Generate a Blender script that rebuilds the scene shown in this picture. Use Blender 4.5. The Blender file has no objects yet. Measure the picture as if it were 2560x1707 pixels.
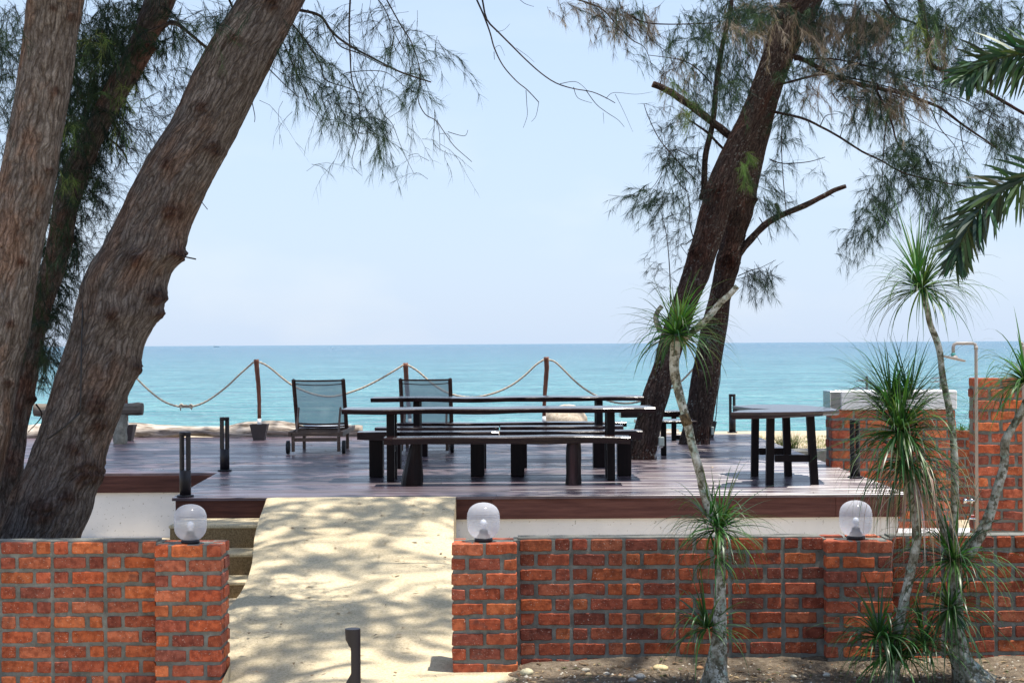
import bpy, math, random
import numpy as np
from mathutils import Vector, Matrix, noise
random.seed(7); rng = np.random.default_rng(7)
R = math.radians
sc = bpy.context.scene

# ------------------------------------------------------------------ camera, sky, sun, exposure
F = 4500.0; CX, CY = 1280.0, 853.5; TH = R(0.336); HB = 6.0; CZ = 2.2
cs, sn = math.cos(TH), math.sin(TH)
cam_d = bpy.data.cameras.new('camera'); cam = bpy.data.objects.new('camera', cam_d)
sc.collection.objects.link(cam); sc.camera = cam
cam_d.sensor_width = 36; cam_d.lens = 36 * F / 2560; cam_d.clip_end = 60000; cam_d.clip_start = 0.1
pit = math.atan(HB / F)
rt, up, fw = Vector((cs, 0, -sn)), Vector((sn, 0, cs)), Vector((0, 1, 0))
fw2 = fw * math.cos(pit) + up * math.sin(pit); up2 = up * math.cos(pit) - fw * math.sin(pit)
m = Matrix((rt, up2, -fw2)).transposed().to_4x4(); m.translation = Vector((0, 0, CZ)); cam.matrix_world = m

SUN = Vector((0.20, -0.07, 1.0)).normalized()
elev = math.asin(SUN.z); azi = math.atan2(SUN.x, SUN.y)
w = bpy.data.worlds.new('World'); sc.world = w; w.use_nodes = True
nt = w.node_tree; bg = nt.nodes['Background']
sky = nt.nodes.new('ShaderNodeTexSky'); sky.sky_type = 'NISHITA'; sky.sun_disc = False
sky.sun_elevation = elev; sky.sun_rotation = azi; sky.air_density = 1.0; sky.dust_density = 0.6; sky.ozone_density = 1.6
tcw = nt.nodes.new('ShaderNodeTexCoord'); sep = nt.nodes.new('ShaderNodeSeparateXYZ'); nt.links.new(tcw.outputs['Generated'], sep.inputs[0])
rmp = nt.nodes.new('ShaderNodeValToRGB'); nt.links.new(sep.outputs[2], rmp.inputs[0])
rmp.color_ramp.elements[0].position = 0.0; rmp.color_ramp.elements[0].color = (0.90, 0.90, 0.90, 1); rmp.color_ramp.elements[1].position = 0.6; rmp.color_ramp.elements[1].color = (0.35, 0.35, 0.35, 1)
nzw = nt.nodes.new('ShaderNodeTexNoise'); nzw.inputs['Scale'].default_value = 7; nzw.inputs['Detail'].default_value = 7; mpw = nt.nodes.new('ShaderNodeMapping'); mpw.inputs['Scale'].default_value = (1, 1, 2.2); nt.links.new(tcw.outputs['Generated'], mpw.inputs[0]); nt.links.new(mpw.outputs[0], nzw.inputs['Vector'])
cr_ = nt.nodes.new('ShaderNodeValToRGB'); nt.links.new(nzw.outputs['Fac'], cr_.inputs[0]); cr_.color_ramp.elements[0].position = 0.52; cr_.color_ramp.elements[0].color = (2.68, 3.28, 4.25, 1); cr_.color_ramp.elements[1].position = 0.72; cr_.color_ramp.elements[1].color = (3.02, 3.50, 4.25, 1)
mxw = nt.nodes.new('ShaderNodeMix'); mxw.data_type = 'RGBA'; nt.links.new(rmp.outputs[0], mxw.inputs[0]); nt.links.new(sky.outputs[0], mxw.inputs[6]); nt.links.new(cr_.outputs[0], mxw.inputs[7])
nt.links.new(mxw.outputs[2], bg.inputs[0]); bg.inputs[1].default_value = 0.125
sl = bpy.data.lights.new('sun', 'SUN'); sl.energy = 3.9; sl.angle = R(0.53); sl.color = (1.0, 0.95, 0.86)
so = bpy.data.objects.new('sun', sl); sc.collection.objects.link(so)
so.rotation_euler = (-SUN).to_track_quat('-Z', 'Y').to_euler(); so.location = (5, 5, 30)
sc.view_settings.view_transform = 'Standard'; sc.view_settings.look = 'None'
sc.view_settings.gamma = 1; sc.view_settings.exposure = 0.9; sc.view_settings.use_curve_mapping = False
sc.cycles.transparent_max_bounces = 24

def P(px, py, D):                       # where a pixel of the photograph lies at depth D
    u, v = px - CX, py - CY
    return Vector(((u * cs - v * sn) * D / F, D, CZ - (u * sn + v * cs - HB) * D / F))

# ------------------------------------------------------------------ object helpers
ORI = {}
def link(o): sc.collection.objects.link(o); return o
def tagit(o, label=None, cat=None, group=None, kind=None):
    if label: o['label'] = label
    if cat: o['category'] = cat
    if group: o['group'] = group
    if kind: o['kind'] = kind
    return o
def thing(name, label, cat, loc=(0, 0, 0), group=None, rz=0):
    o = link(bpy.data.objects.new(name, None)); o.location = loc; o.rotation_euler = (0, 0, rz)
    o.empty_display_size = 0.2
    ORI[o.name] = Vector(loc); return tagit(o, label, cat, group)

class MB:
    def __init__(s): s.v = []; s.f = []; s.c = []; s.t = []; s.sm = []
    def add(s, vs, fs, col=(1, 1, 1), tc=None, smooth=False):
        b = len(s.v); s.v.extend([tuple(p) for p in vs])
        s.f.extend([tuple(i + b for i in f) for f in fs]); s.sm.extend([smooth] * len(fs))
        if isinstance(col, list): s.c.extend(col)
        else: s.c.extend([col] * len(vs))
        s.t.extend([tuple(q) for q in tc] if tc else [tuple(p) for p in vs])
    def box(s, x0, x1, y0, y1, z0, z1, col=(1, 1, 1), bev=0.0, M=None):
        if bev <= 0:
            vs = [(x, y, z) for x in (x0, x1) for y in (y0, y1) for z in (z0, z1)]
            fs = [(0, 1, 3, 2), (4, 6, 7, 5), (0, 4, 5, 1), (2, 3, 7, 6), (0, 2, 6, 4), (1, 5, 7, 3)]
        else:
            vs = []; idx = {}
            for i, x in enumerate((x0, x1)):
                for j, y in enumerate((y0, y1)):
                    for k, z in enumerate((z0, z1)):
                        sx, sy, sz = 1 - 2 * i, 1 - 2 * j, 1 - 2 * k
                        for a in range(3):
                            p = [x + sx * bev, y + sy * bev, z + sz * bev]; p[a] = (x, y, z)[a]
                            idx[(i, j, k, a)] = len(vs); vs.append(tuple(p))
            fs = []
            for a in range(3):
                b, c = [q for q in range(3) if q != a]
                for e in (0, 1):
                    q = []
                    for (bb, cc) in ((0, 0), (1, 0), (1, 1), (0, 1)):
                        k = [0, 0, 0]; k[a] = e; k[b] = bb; k[c] = cc; q.append(idx[(*k, a)])
                    fs.append(tuple(q))
                for bb in (0, 1):
                    for cc in (0, 1):
                        q = []
                        for (e, ax) in ((0, b), (0, c), (1, c), (1, b)):
                            k = [0, 0, 0]; k[a] = e; k[b] = bb; k[c] = cc; q.append(idx[(*k, ax)])
                        fs.append(tuple(q))
            for i in (0, 1):
                for j in (0, 1):
                    for k in (0, 1): fs.append(tuple(idx[(i, j, k, a)] for a in range(3)))
        tc = None
        if M is not None: tc = list(vs); vs = [M @ Vector(p) for p in vs]
        s.add(vs, fs, col, tc)
        return s
    def prism(s, poly, z0, z1, col=(1, 1, 1)):
        n = len(poly); vs = [(x, y, z0) for x, y in poly] + [(x, y, z1) for x, y in poly]
        fs = [tuple(range(n)), tuple(range(n, 2 * n))] + [(i, (i + 1) % n, n + (i + 1) % n, n + i) for i in range(n)]
        s.add(vs, fs, col); return s
    def tube(s, pts, rad, n=8, cap=True, disp=None, col=(1, 1, 1), colf=None, horizontal=False, smooth=True, ysc=1.0):
        pts = [Vector(p) for p in pts]; m_ = len(pts)
        if not hasattr(rad, '__len__'): rad = [rad] * m_
        vs = []; tc = []; cl = []; L = 0; a1 = None
        for i, p in enumerate(pts):
            if i: L += (p - pts[i - 1]).length
            t = (pts[min(i + 1, m_ - 1)] - pts[max(i - 1, 0)])
            t = t.normalized() if t.length > 1e-9 else Vector((0, 0, 1))
            if horizontal: a1, a2 = Vector((1, 0, 0)), Vector((0, ysc, 0))
            else:
                ref = a1 if a1 is not None else (Vector((0, 1, 0)) if abs(t.y) < 0.8 else Vector((1, 0, 0)))
                a1 = (ref - t * ref.dot(t)); a1 = a1.normalized() if a1.length > 1e-6 else t.orthogonal().normalized()
                a2 = t.cross(a1)
            for k in range(n):
                ph = 2 * math.pi * k / n; c_, s_ = math.cos(ph), math.sin(ph)
                r = rad[i]; q = Vector((r * c_, r * s_, L))
                pos0 = p + a1 * (r * c_) + a2 * (r * s_)
                if disp: r += disp(q, pos0)
                vs.append(p + a1 * (r * c_) + a2 * (r * s_)); tc.append(q)
                cl.append(colf(q, pos0) if colf else col)
        fs = [(i * n + k, i * n + (k + 1) % n, (i + 1) * n + (k + 1) % n, (i + 1) * n + k) for i in range(m_ - 1) for k in range(n)]
        if cap: fs += [tuple(range(n)), tuple(range((m_ - 1) * n, m_ * n))]
        s.add(vs, fs, cl, tc, smooth)
        if cap: s.sm[-1] = s.sm[-2] = False
        return s
    def lathe(s, prof, n=24, c=(0, 0, 0), col=(1, 1, 1), smooth=True):
        vs = [(c[0] + r * math.cos(2 * math.pi * k / n), c[1] + r * math.sin(2 * math.pi * k / n), c[2] + z) for r, z in prof for k in range(n)]
        fs = [(i * n + k, i * n + (k + 1) % n, (i + 1) * n + (k + 1) % n, (i + 1) * n + k) for i in range(len(prof) - 1) for k in range(n)]
        fs += [tuple(range(n)), tuple(range((len(prof) - 1) * n, len(prof) * n))]
        s.add(vs, fs, col, None, smooth); s.sm[-1] = s.sm[-2] = False
        return s

def obj(name, mb, mat, parent=None):
    me = bpy.data.meshes.new(name); o = link(bpy.data.objects.new(name, me))
    og = ORI[parent.name] if parent else Vector((0, 0, 0))
    if isinstance(mb, MB):
        V = np.array(mb.v, dtype=np.float32) - np.array(og, dtype=np.float32)
        me.from_pydata(V.tolist(), [], mb.f)
        me.polygons.foreach_set('use_smooth', mb.sm)
        c = np.ones((len(mb.v), 4), dtype=np.float32); c[:, :3] = np.array(mb.c, dtype=np.float32)
        tc = np.array(mb.t, dtype=np.float32)
        a = me.attributes.new('tc', 'FLOAT_VECTOR', 'POINT'); a.data.foreach_set('vector', tc.ravel())
    else:
        V, T, C = mb; V = V - np.array(og, dtype=np.float32)
        me.vertices.add(len(V)); me.vertices.foreach_set('co', V.astype(np.float32).ravel())
        me.loops.add(T.size); me.loops.foreach_set('vertex_index', T.astype(np.int32).ravel())
        me.polygons.add(len(T)); me.polygons.foreach_set('loop_start', np.arange(0, T.size, 3, dtype=np.int32))
        me.update(calc_edges=True)
        c = np.ones((len(V), 4), dtype=np.float32); c[:, :3] = C
    a = me.attributes.new('Col', 'FLOAT_COLOR', 'POINT'); a.data.foreach_set('color', c.ravel())
    me.materials.append(mat)
    if isinstance(mb, MB):
        import bmesh
        bm = bmesh.new(); bm.from_mesh(me); bmesh.ops.recalc_face_normals(bm, faces=bm.faces); bm.to_mesh(me); bm.free()
    if parent: o.parent = parent; ORI[o.name] = og
    else: ORI[o.name] = og
    return o
def copy_tree(o, parent=None):
    c = o.copy(); sc.collection.objects.link(c)
    if parent: c.parent = parent
    for ch in list(o.children): copy_tree(ch, c)
    return c

# ------------------------------------------------------------------ materials
class NT:
    def __init__(s, name, rough=0.6, spec=0.5, metal=0.0, base=(0.5, 0.5, 0.5)):
        s.m = bpy.data.materials.new(name); s.m.use_nodes = True; s.t = s.m.node_tree
        s.b = s.t.nodes['Principled BSDF']; s.b.inputs['Roughness'].default_value = rough
        s.b.inputs['Specular IOR Level'].default_value = spec; s.b.inputs['Metallic'].default_value = metal
        s.b.inputs['Base Color'].default_value = (*base, 1)
    def n(s, ty): return s.t.nodes.new('ShaderNode' + ty)
    def l(s, a, b): s.t.links.new(a, b)
    def obj(s): return s.n('TexCoord').outputs['Object']
    def geo(s): return s.n('NewGeometry').outputs['Position']
    def attr(s, nm='Col'):
        a = s.n('Attribute'); a.attribute_name = nm; return a.outputs['Color'] if nm == 'Col' else a.outputs['Vector']
    def map(s, v, sc_):
        q = s.n('Mapping'); q.inputs['Scale'].default_value = sc_; s.l(v, q.inputs[0]); return q.outputs[0]
    def noise(s, v, scale, det=4, ro=0.6):
        q = s.n('TexNoise'); q.inputs['Scale'].default_value = scale; q.inputs['Detail'].default_value = det
        q.inputs['Roughness'].default_value = ro; s.l(v, q.inputs['Vector']); return q.outputs['Fac']
    def ramp(s, f, stops, mode='LINEAR'):
        q = s.n('ValToRGB'); s.l(f, q.inputs[0]); cr = q.color_ramp; cr.interpolation = mode
        while len(cr.elements) < len(stops): cr.elements.new(0.5)
        for e, (p, c) in zip(cr.elements, stops):
            e.position = p; e.color = (*c, 1) if hasattr(c, '__len__') else (c, c, c, 1)
        return q.outputs[0]
    def mix(s, f, a, b, mode='MIX'):
        q = s.n('Mix'); q.data_type = 'RGBA'; q.blend_type = mode
        for v, i in ((f, 0), (a, 6), (b, 7)):
            if hasattr(v, 'is_linked') or isinstance(v, bpy.types.NodeSocket): s.l(v, q.inputs[i])
            elif hasattr(v, '__len__'): q.inputs[i].default_value = (*v, 1)
            else: q.inputs[i].default_value = v
        return q.outputs[2]
    def math(s, op, a, b=0.0):
        q = s.n('Math'); q.operation = op
        for v, i in ((a, 0), (b, 1)):
            if isinstance(v, bpy.types.NodeSocket): s.l(v, q.inputs[i])
            else: q.inputs[i].default_value = v
        return q.outputs[0]
    def base(s, c): s.l(c, s.b.inputs['Base Color']); return s
    def rough(s, c): s.l(c, s.b.inputs['Roughness']); return s
    def bump(s, h, st=0.5, d=0.01):
        q = s.n('Bump'); q.inputs['Strength'].default_value = st; q.inputs['Distance'].default_value = d
        s.l(h, q.inputs['Height']); s.l(q.outputs[0], s.b.inputs['Normal']); return s

def M_brick():
    k = NT('brick', 0.85, 0.25); o = k.geo()
    n1 = k.noise(o, 22, 5, 0.65); n2 = k.noise(o, 7, 3)
    c = k.mix(k.ramp(n1, [(0.40, 0.0), (0.60, 1.0)]), (0.66, 0.58, 0.56), (1.18, 1.16, 1.14))
    c = k.mix(1.0, k.attr(), c, 'MULTIPLY')
    c = k.mix(k.ramp(n2, [(0.60, 0.0), (0.74, 0.7)]), c, (0.11, 0.05, 0.04))
    sp = k.ramp(k.noise(o, 90, 3, 0.7), [(0.63, 0.0), (0.70, 0.8)])
    c = k.mix(sp, c, (0.62, 0.50, 0.42))
    k.base(c).bump(k.noise(o, 70, 5, 0.7), 0.7, 0.006); return k.m
def M_mortar():
    k = NT('mortar', 0.95, 0.15); o = k.geo()
    c = k.ramp(k.noise(o, 9, 6, 0.7), [(0.3, (0.10, 0.10, 0.088)), (0.55, (0.19, 0.19, 0.17)), (0.75, (0.28, 0.28, 0.255))])
    k.base(c).bump(k.noise(o, 60, 5, 0.75), 0.9, 0.008); return k.m
def M_bark(name, dark, mid, light, red, sxy=9, lich=0.0):
    k = NT(name, 0.92, 0.15); t = k.attr('tc')
    wq = k.n('TexNoise'); wq.inputs['Scale'].default_value = 5; wq.inputs['Detail'].default_value = 3; k.l(t, wq.inputs['Vector'])
    wv = k.n('VectorMath'); wv.operation = 'MULTIPLY_ADD'; k.l(wq.outputs['Color'], wv.inputs[0]); wv.inputs[1].default_value = (0.09, 0.09, 0.25); k.l(t, wv.inputs[2]); w = wv.outputs[0]
    a = k.noise(k.map(w, (sxy * 2.2, sxy * 2.2, 4.0)), 2.0, 8, 0.80)
    vo = k.n('TexVoronoi'); vo.feature = 'DISTANCE_TO_EDGE'; vo.inputs['Scale'].default_value = 1.0; k.l(k.map(w, (26, 26, 3.6)), vo.inputs['Vector'])
    crk = k.ramp(vo.outputs['Distance'], [(0.0, 0.0), (0.16, 1.0)])
    f = k.noise(k.map(t, (1, 1, 0.6)), 3.0, 4); fine = k.noise(k.map(t, (1, 1, 0.5)), 90, 4, 0.7)
    c = k.ramp(a, [(0.34, dark), (0.47, mid), (0.58, light), (0.72, tuple(min(1, x * 1.5) for x in light))])
    c = k.mix(k.ramp(f, [(0.50, 0.0), (0.62, 0.9)]), c, k.mix(1.0, c, red, 'MULTIPLY'))
    c = k.mix(crk, k.mix(1.0, c, (0.55, 0.52, 0.50), 'MULTIPLY'), c)
    c = k.mix(1.0, c, k.ramp(fine, [(0.35, (0.72, 0.72, 0.72)), (0.65, (1.25, 1.25, 1.25))]), 'MULTIPLY')
    if lich:
        q = k.ramp(k.noise(t, 26, 4, 0.7), [(0.57, 0.0), (0.64, lich)])
        q2 = k.ramp(k.noise(t, 3.0, 2), [(0.42, 0.15), (0.6, 1.0)])
        c = k.mix(k.math('MULTIPLY', q, q2), c, (0.30, 0.31, 0.29))
    c = k.mix(1.0, c, k.attr(), 'MULTIPLY')
    k.base(c).bump(k.math('ADD', k.math('ADD', k.math('MULTIPLY', a, 1.3), k.math('MULTIPLY', crk, 0.5)), k.math('MULTIPLY', fine, 0.25)), 1.0, 0.03); return k.m
def M_palmbark():
    k = NT('pale_bark', 0.85, 0.25); t = k.attr('tc')
    c = k.ramp(k.noise(t, 12, 6, 0.75), [(0.36, (0.06, 0.058, 0.042)), (0.46, (0.20, 0.185, 0.14)), (0.55, (0.38, 0.38, 0.34)), (0.68, (0.58, 0.60, 0.56))])
    c = k.mix(k.ramp(k.noise(t, 22, 5, 0.7), [(0.52, 0.0), (0.57, 0.9)]), c, (0.065, 0.06, 0.035))
    c = k.mix(k.ramp(k.noise(t, 14, 3), [(0.56, 0.0), (0.63, 0.7)]), c, (0.32, 0.42, 0.36))
    c = k.mix(1.0, c, k.attr(), 'MULTIPLY')
    k.base(c).bump(k.noise(k.map(t, (30, 30, 60)), 1.0, 4), 0.6, 0.008); return k.m
def M_leaf(name, rough=0.5, spec=0.35, tr=0.25):
    k = NT(name, rough, spec); c = k.attr()
    k.base(c)
    tl = k.n('BsdfTranslucent'); k.l(k.mix(1.0, c, (1.5, 1.6, 0.7), 'MULTIPLY'), tl.inputs[0])
    mx = k.n('MixShader'); mx.inputs[0].default_value = tr
    out = k.t.nodes['Material Output']; k.l(k.b.outputs[0], mx.inputs[1]); k.l(tl.outputs[0], mx.inputs[2]); k.l(mx.outputs[0], out.inputs[0])
    return k.m
def M_deck():
    k = NT('deck_wood', 0.3, 0.5); o = k.geo()
    g = k.noise(k.map(o, (0.9, 14, 1)), 2.5, 6, 0.65); g2 = k.noise(k.map(o, (2, 60, 1)), 2.0, 4)
    st = k.noise(k.map(o, (0.35, 1.2, 1)), 1.6, 4)
    c = k.ramp(g, [(0.3, (0.055, 0.036, 0.046)), (0.55, (0.120, 0.084, 0.102)), (0.75, (0.19, 0.142, 0.162))])
    c = k.mix(1.0, c, k.attr(), 'MULTIPLY')
    c = k.mix(k.ramp(g2, [(0.35, 0.5), (0.5, 0.0)]), c, (0.05, 0.03, 0.03))
    k.base(c).rough(k.ramp(st, [(0.3, 0.20), (0.7, 0.42)]))
    k.b.inputs['IOR'].default_value = 1.6; k.bump(k.math('ADD', g, k.math('MULTIPLY', g2, 0.5)), 0.16, 0.002); return k.m
def M_wood(name, a, b, rough=0.45, axis=0, spec=0.5, fs=18, cr=0):
    k = NT(name, rough, spec); o = k.geo(); s_ = [fs, fs, fs]; s_[axis] = 1.2
    g = k.noise(k.map(o, s_), 1.6, 6, 0.65)
    c = k.ramp(g, [(0.38, a), (0.50, tuple((p + q) / 2 for p, q in zip(a, b))), (0.62, b)] if cr else [(0.3, a), (0.7, b)]); c = k.mix(1.0, c, k.attr(), 'MULTIPLY')
    k.base(c).bump(g, 0.5, 0.03 if cr else 0.004); return k.m
def M_plain(name, col, rough=0.5, spec=0.5, metal=0, var=0.12, sc_=14, bp=0.15):
    k = NT(name, rough, spec, metal); o = k.obj(); n_ = k.noise(o, sc_, 5, 0.65)
    k.base(k.ramp(n_, [(0.3, tuple(x * (1 - var) for x in col)), (0.7, tuple(min(1, x * (1 + var)) for x in col))]))
    if bp: k.bump(k.noise(o, sc_ * 5, 4), bp, 0.002)
    return k.m
def M_sand(name, cols, sc1=40, fine=220, bst=0.6, bd=0.006, rough=0.95):
    k = NT(name, rough, 0.15); o = k.geo()
    c = k.ramp(k.noise(o, sc1, 5, 0.75), [(0.3, cols[0]), (0.5, cols[1]), (0.7, cols[2])])
    c2 = k.ramp(k.noise(o, 1.3, 4), [(0.35, (0.88, 0.86, 0.82)), (0.65, (1.06, 1.05, 1.02))])
    c = k.mix(1.0, c, c2, 'MULTIPLY')
    sp = k.ramp(k.noise(o, fine, 2, 0.6), [(0.30, (0.55, 0.5, 0.42)), (0.42, (1, 1, 1))])
    c = k.mix(1.0, c, sp, 'MULTIPLY')
    k.base(c).bump(k.noise(o, fine * 0.6, 4, 0.7), bst, bd); return k.m
def M_white():
    k = NT('white_render', 0.8, 0.3); o = k.geo()
    c = k.ramp(k.noise(o, 2.0, 5, 0.6), [(0.3, (0.66, 0.67, 0.68)), (0.7, (0.80, 0.80, 0.80))])
    c = k.mix(k.ramp(k.noise(o, 34, 3, 0.6), [(0.66, 0.0), (0.70, 0.8)]), c, (0.25, 0.23, 0.19))
    k.base(c).bump(k.noise(o, 30, 5), 0.25, 0.004); return k.m
def M_sea():
    k = NT('sea_water', 0.16, 0.28); k.b.inputs['IOR'].default_value = 1.33; o = k.geo()
    sx = k.n('SeparateXYZ'); k.l(o, sx.inputs[0]); y = sx.outputs[1]
    mr = k.n('MapRange'); mr.inputs[1].default_value = 70; mr.inputs[2].default_value = 1500; k.l(y, mr.inputs[0])
    q = k.math('POWER', mr.outputs[0], 0.40)
    base = k.ramp(q, [(0.0, (0.062, 0.265, 0.245)), (0.35, (0.055, 0.220, 0.250)), (0.7, (0.050, 0.172, 0.240)), (1.0, (0.048, 0.152, 0.232))])
    a = k.noise(k.map(o, (0.9, 1.0, 1)), 0.9, 4, 0.7); b = k.noise(k.map(o, (0.8, 1.0, 1)), 0.22, 4, 0.7); c = k.noise(k.map(o, (0.8, 1.0, 1)), 0.04, 5, 0.8); e = k.noise(k.map(o, (0.7, 1, 1)), 0.005, 8, 0.85)
    for q_, s_ in ((a, .07), (b, .09), (c, .22), (e, .40)):
        base = k.mix(1.0, base, k.ramp(q_, [(0.5 - s_, (0.60, 0.79, 0.84)), (0.50, (1, 1, 1)), (0.5 + s_, (1.5, 1.22, 1.16))]), 'MULTIPLY')
    foam = k.math('MULTIPLY', k.ramp(k.noise(k.map(o, (0.22, 1.1, 1)), 0.8, 5, 0.7), [(0.62, 0.0), (0.70, 0.6)]), k.ramp(k.noise(k.map(o, (0.02, 0.12, 1)), 0.7, 3), [(0.54, 0.0), (0.62, 1.0)]))
    k.base(k.mix(foam, base, (0.75, 0.8, 0.8)))
    h = k.math('ADD', k.math('MULTIPLY', a, 0.5), k.math('MULTIPLY', b, 3.0))
    k.bump(h, 1.0, 1.2); return k.m
def M_globe():
    k = NT('ribbed_plastic', 0.12, 0.6, base=(0.80, 0.82, 0.88)); t = k.n('BsdfTransparent'); t.inputs[0].default_value = (0.93, 0.94, 0.97, 1)
    tl = k.n('BsdfTranslucent'); tl.inputs[0].default_value = (0.85, 0.87, 0.92, 1)
    m1 = k.n('MixShader'); m1.inputs[0].default_value = 0.45; k.l(k.b.outputs[0], m1.inputs[1]); k.l(tl.outputs[0], m1.inputs[2])
    lw = k.n('LayerWeight'); lw.inputs[0].default_value = 0.35
    f = k.ramp(lw.outputs['Facing'], [(0.0, 0.36), (0.75, 0.52), (1.0, 0.90)])
    m2 = k.n('MixShader'); k.l(f, m2.inputs[0]); k.l(t.outputs[0], m2.inputs[1]); k.l(m1.outputs[0], m2.inputs[2])
    k.l(m2.outputs[0], k.t.nodes['Material Output'].inputs[0]); return k.m
def M_sling():
    k = NT('mesh_fabric', 0.7, 0.3, base=(0.33, 0.40, 0.42)); o = k.geo()
    k.base(k.ramp(k.noise(o, 5, 4), [(0.3, (0.20, 0.29, 0.33)), (0.7, (0.36, 0.42, 0.42))]))
    t = k.n('BsdfTransparent'); m2 = k.n('MixShader'); m2.inputs[0].default_value = 0.72
    tl = k.n('BsdfTranslucent'); tl.inputs[0].default_value = (0.35, 0.42, 0.45, 1)
    m1 = k.n('MixShader'); m1.inputs[0].default_value = 0.35; k.l(k.b.outputs[0], m1.inputs[1]); k.l(tl.outputs[0], m1.inputs[2])
    k.l(t.outputs[0], m2.inputs[1]); k.l(m1.outputs[0], m2.inputs[2]); k.l(m2.outputs[0], k.t.nodes['Material Output'].inputs[0]); return k.m

brick_m, mortar_m = M_brick(), M_mortar()
bark_left = M_bark('grey_bark', (0.060, 0.048, 0.044), (0.135, 0.115, 0.107), (0.225, 0.20, 0.19), (1.14, 0.92, 0.80))
bark_pale = M_bark('pale_orange_bark', (0.085, 0.066, 0.056), (0.185, 0.155, 0.138), (0.30, 0.27, 0.25), (1.18, 0.88, 0.72))
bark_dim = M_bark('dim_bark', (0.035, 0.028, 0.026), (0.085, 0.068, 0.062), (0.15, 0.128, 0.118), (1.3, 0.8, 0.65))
bark_red = M_bark('red_brown_bark', (0.020, 0.014, 0.013), (0.050, 0.033, 0.029), (0.095, 0.066, 0.058), (1.18, 0.86, 0.76), 9, 0.85)
pale_bark = M_palmbark()
needle_m = M_leaf('needles', 0.6, 0.15, 0.18); strap_m = M_leaf('strap_leaf', 0.38, 0.45, 0.3); palm_m = M_leaf('palm_leaf', 0.42, 0.35, 0.2)
deck_m = M_deck()
fascia_m = M_wood('fascia_wood', (0.040, 0.013, 0.012), (0.095, 0.038, 0.032), 0.5, 0, 0.2)
dark_wood = M_wood('black_brown_wood', (0.006, 0.0035, 0.004), (0.030, 0.013, 0.012), 0.17, 0, 0.55)
dark_post = M_wood('dark_post_wood', (0.004, 0.003, 0.0035), (0.015, 0.008, 0.008), 0.42, 2, 0.15)
teak = M_wood('weathered_teak', (0.075, 0.042, 0.028), (0.19, 0.115, 0.075), 0.55, 0)
brown_wood = M_wood('brown_wood', (0.035, 0.016, 0.012), (0.11, 0.055, 0.040), 0.5, 2, 0.2)
stake_m = M_wood('red_stake_wood', (0.10, 0.028, 0.014), (0.26, 0.085, 0.04), 0.5, 2)
drift_m = M_wood('driftwood', (0.13, 0.095, 0.07), (0.66, 0.57, 0.48), 0.85, 0, 0.2, 9, 1)
stone_m = M_sand('stone', [(0.20, 0.18, 0.15), (0.33, 0.31, 0.26), (0.45, 0.42, 0.36)], 12, 90)
boulder_m = M_sand('boulder_stone', [(0.50, 0.40, 0.30), (0.68, 0.58, 0.46), (0.80, 0.72, 0.62)], 16, 60, 0.8, 0.02)
washed_m = M_sand('pebble_wash', [(0.42, 0.345, 0.225), (0.63, 0.535, 0.37), (0.74, 0.64, 0.465)], 45, 150, 0.9, 0.007)
riser_m = M_sand('pebble_riser', [(0.16, 0.11, 0.055), (0.30, 0.21, 0.115), (0.42, 0.31, 0.18)], 60, 120, 1.0, 0.01)
sand_m = M_sand('beach_sand', [(0.40, 0.33, 0.24), (0.50, 0.42, 0.31), (0.58, 0.50, 0.38)], 12, 90)
soil_m = M_sand('dark_soil', [(0.11, 0.083, 0.062), (0.20, 0.16, 0.12), (0.32, 0.265, 0.205)], 18, 80, 1.0, 0.03)
white_m = M_white(); black_m = M_plain('black_metal', (0.014, 0.012, 0.016), 0.42, 0.35)
rubber_m = M_plain('black_rubber', (0.012, 0.012, 0.013), 0.6); concrete_m = M_sand('grey_concrete', [(0.17, 0.17, 0.16), (0.24, 0.24, 0.23), (0.32, 0.32, 0.31)], 10, 80)
pot_m = M_plain('grey_brown_pot', (0.075, 0.060, 0.055), 0.55); wht_p = M_plain('white_pvc', (0.75, 0.76, 0.76), 0.45)
rope_m = M_plain('rope_fibre', (0.50, 0.42, 0.33), 0.9, 0.15, 0, 0.25, 60, 0.6); steel_m = M_plain('stainless_steel', (0.62, 0.64, 0.66), 0.18, 0.5, 1.0, 0.1)
pipe_m = M_plain('grey_pvc', (0.30, 0.27, 0.25), 0.45); teal_m = M_plain('teal_plastic', (0.05, 0.25, 0.23), 0.4); bulb_m = M_plain('bulb_white', (0.85, 0.88, 0.95), 0.3)
box_m = M_plain('junction_grey', (0.36, 0.42, 0.38), 0.5); red_m = M_plain('red_paint', (0.30, 0.03, 0.03), 0.4); cable_m = M_plain('cable_black', (0.012, 0.012, 0.014), 0.5)
globe_m, sling_m, sea_m = M_globe(), M_sling(), M_sea(); ship_m = M_plain('hull_grey', (0.35, 0.42, 0.48), 0.6); boat_m = M_plain('boat_white', (0.8, 0.8, 0.8), 0.5)
pebble_m = M_sand('pebble_stone', [(0.36, 0.31, 0.24), (0.50, 0.45, 0.36), (0.62, 0.57, 0.48)], 25, 160, 0.4, 0.003, 0.8)
white_slab = M_plain('white_slab', (0.60, 0.60, 0.61), 0.5, 0.4, 0, 0.05)

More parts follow.
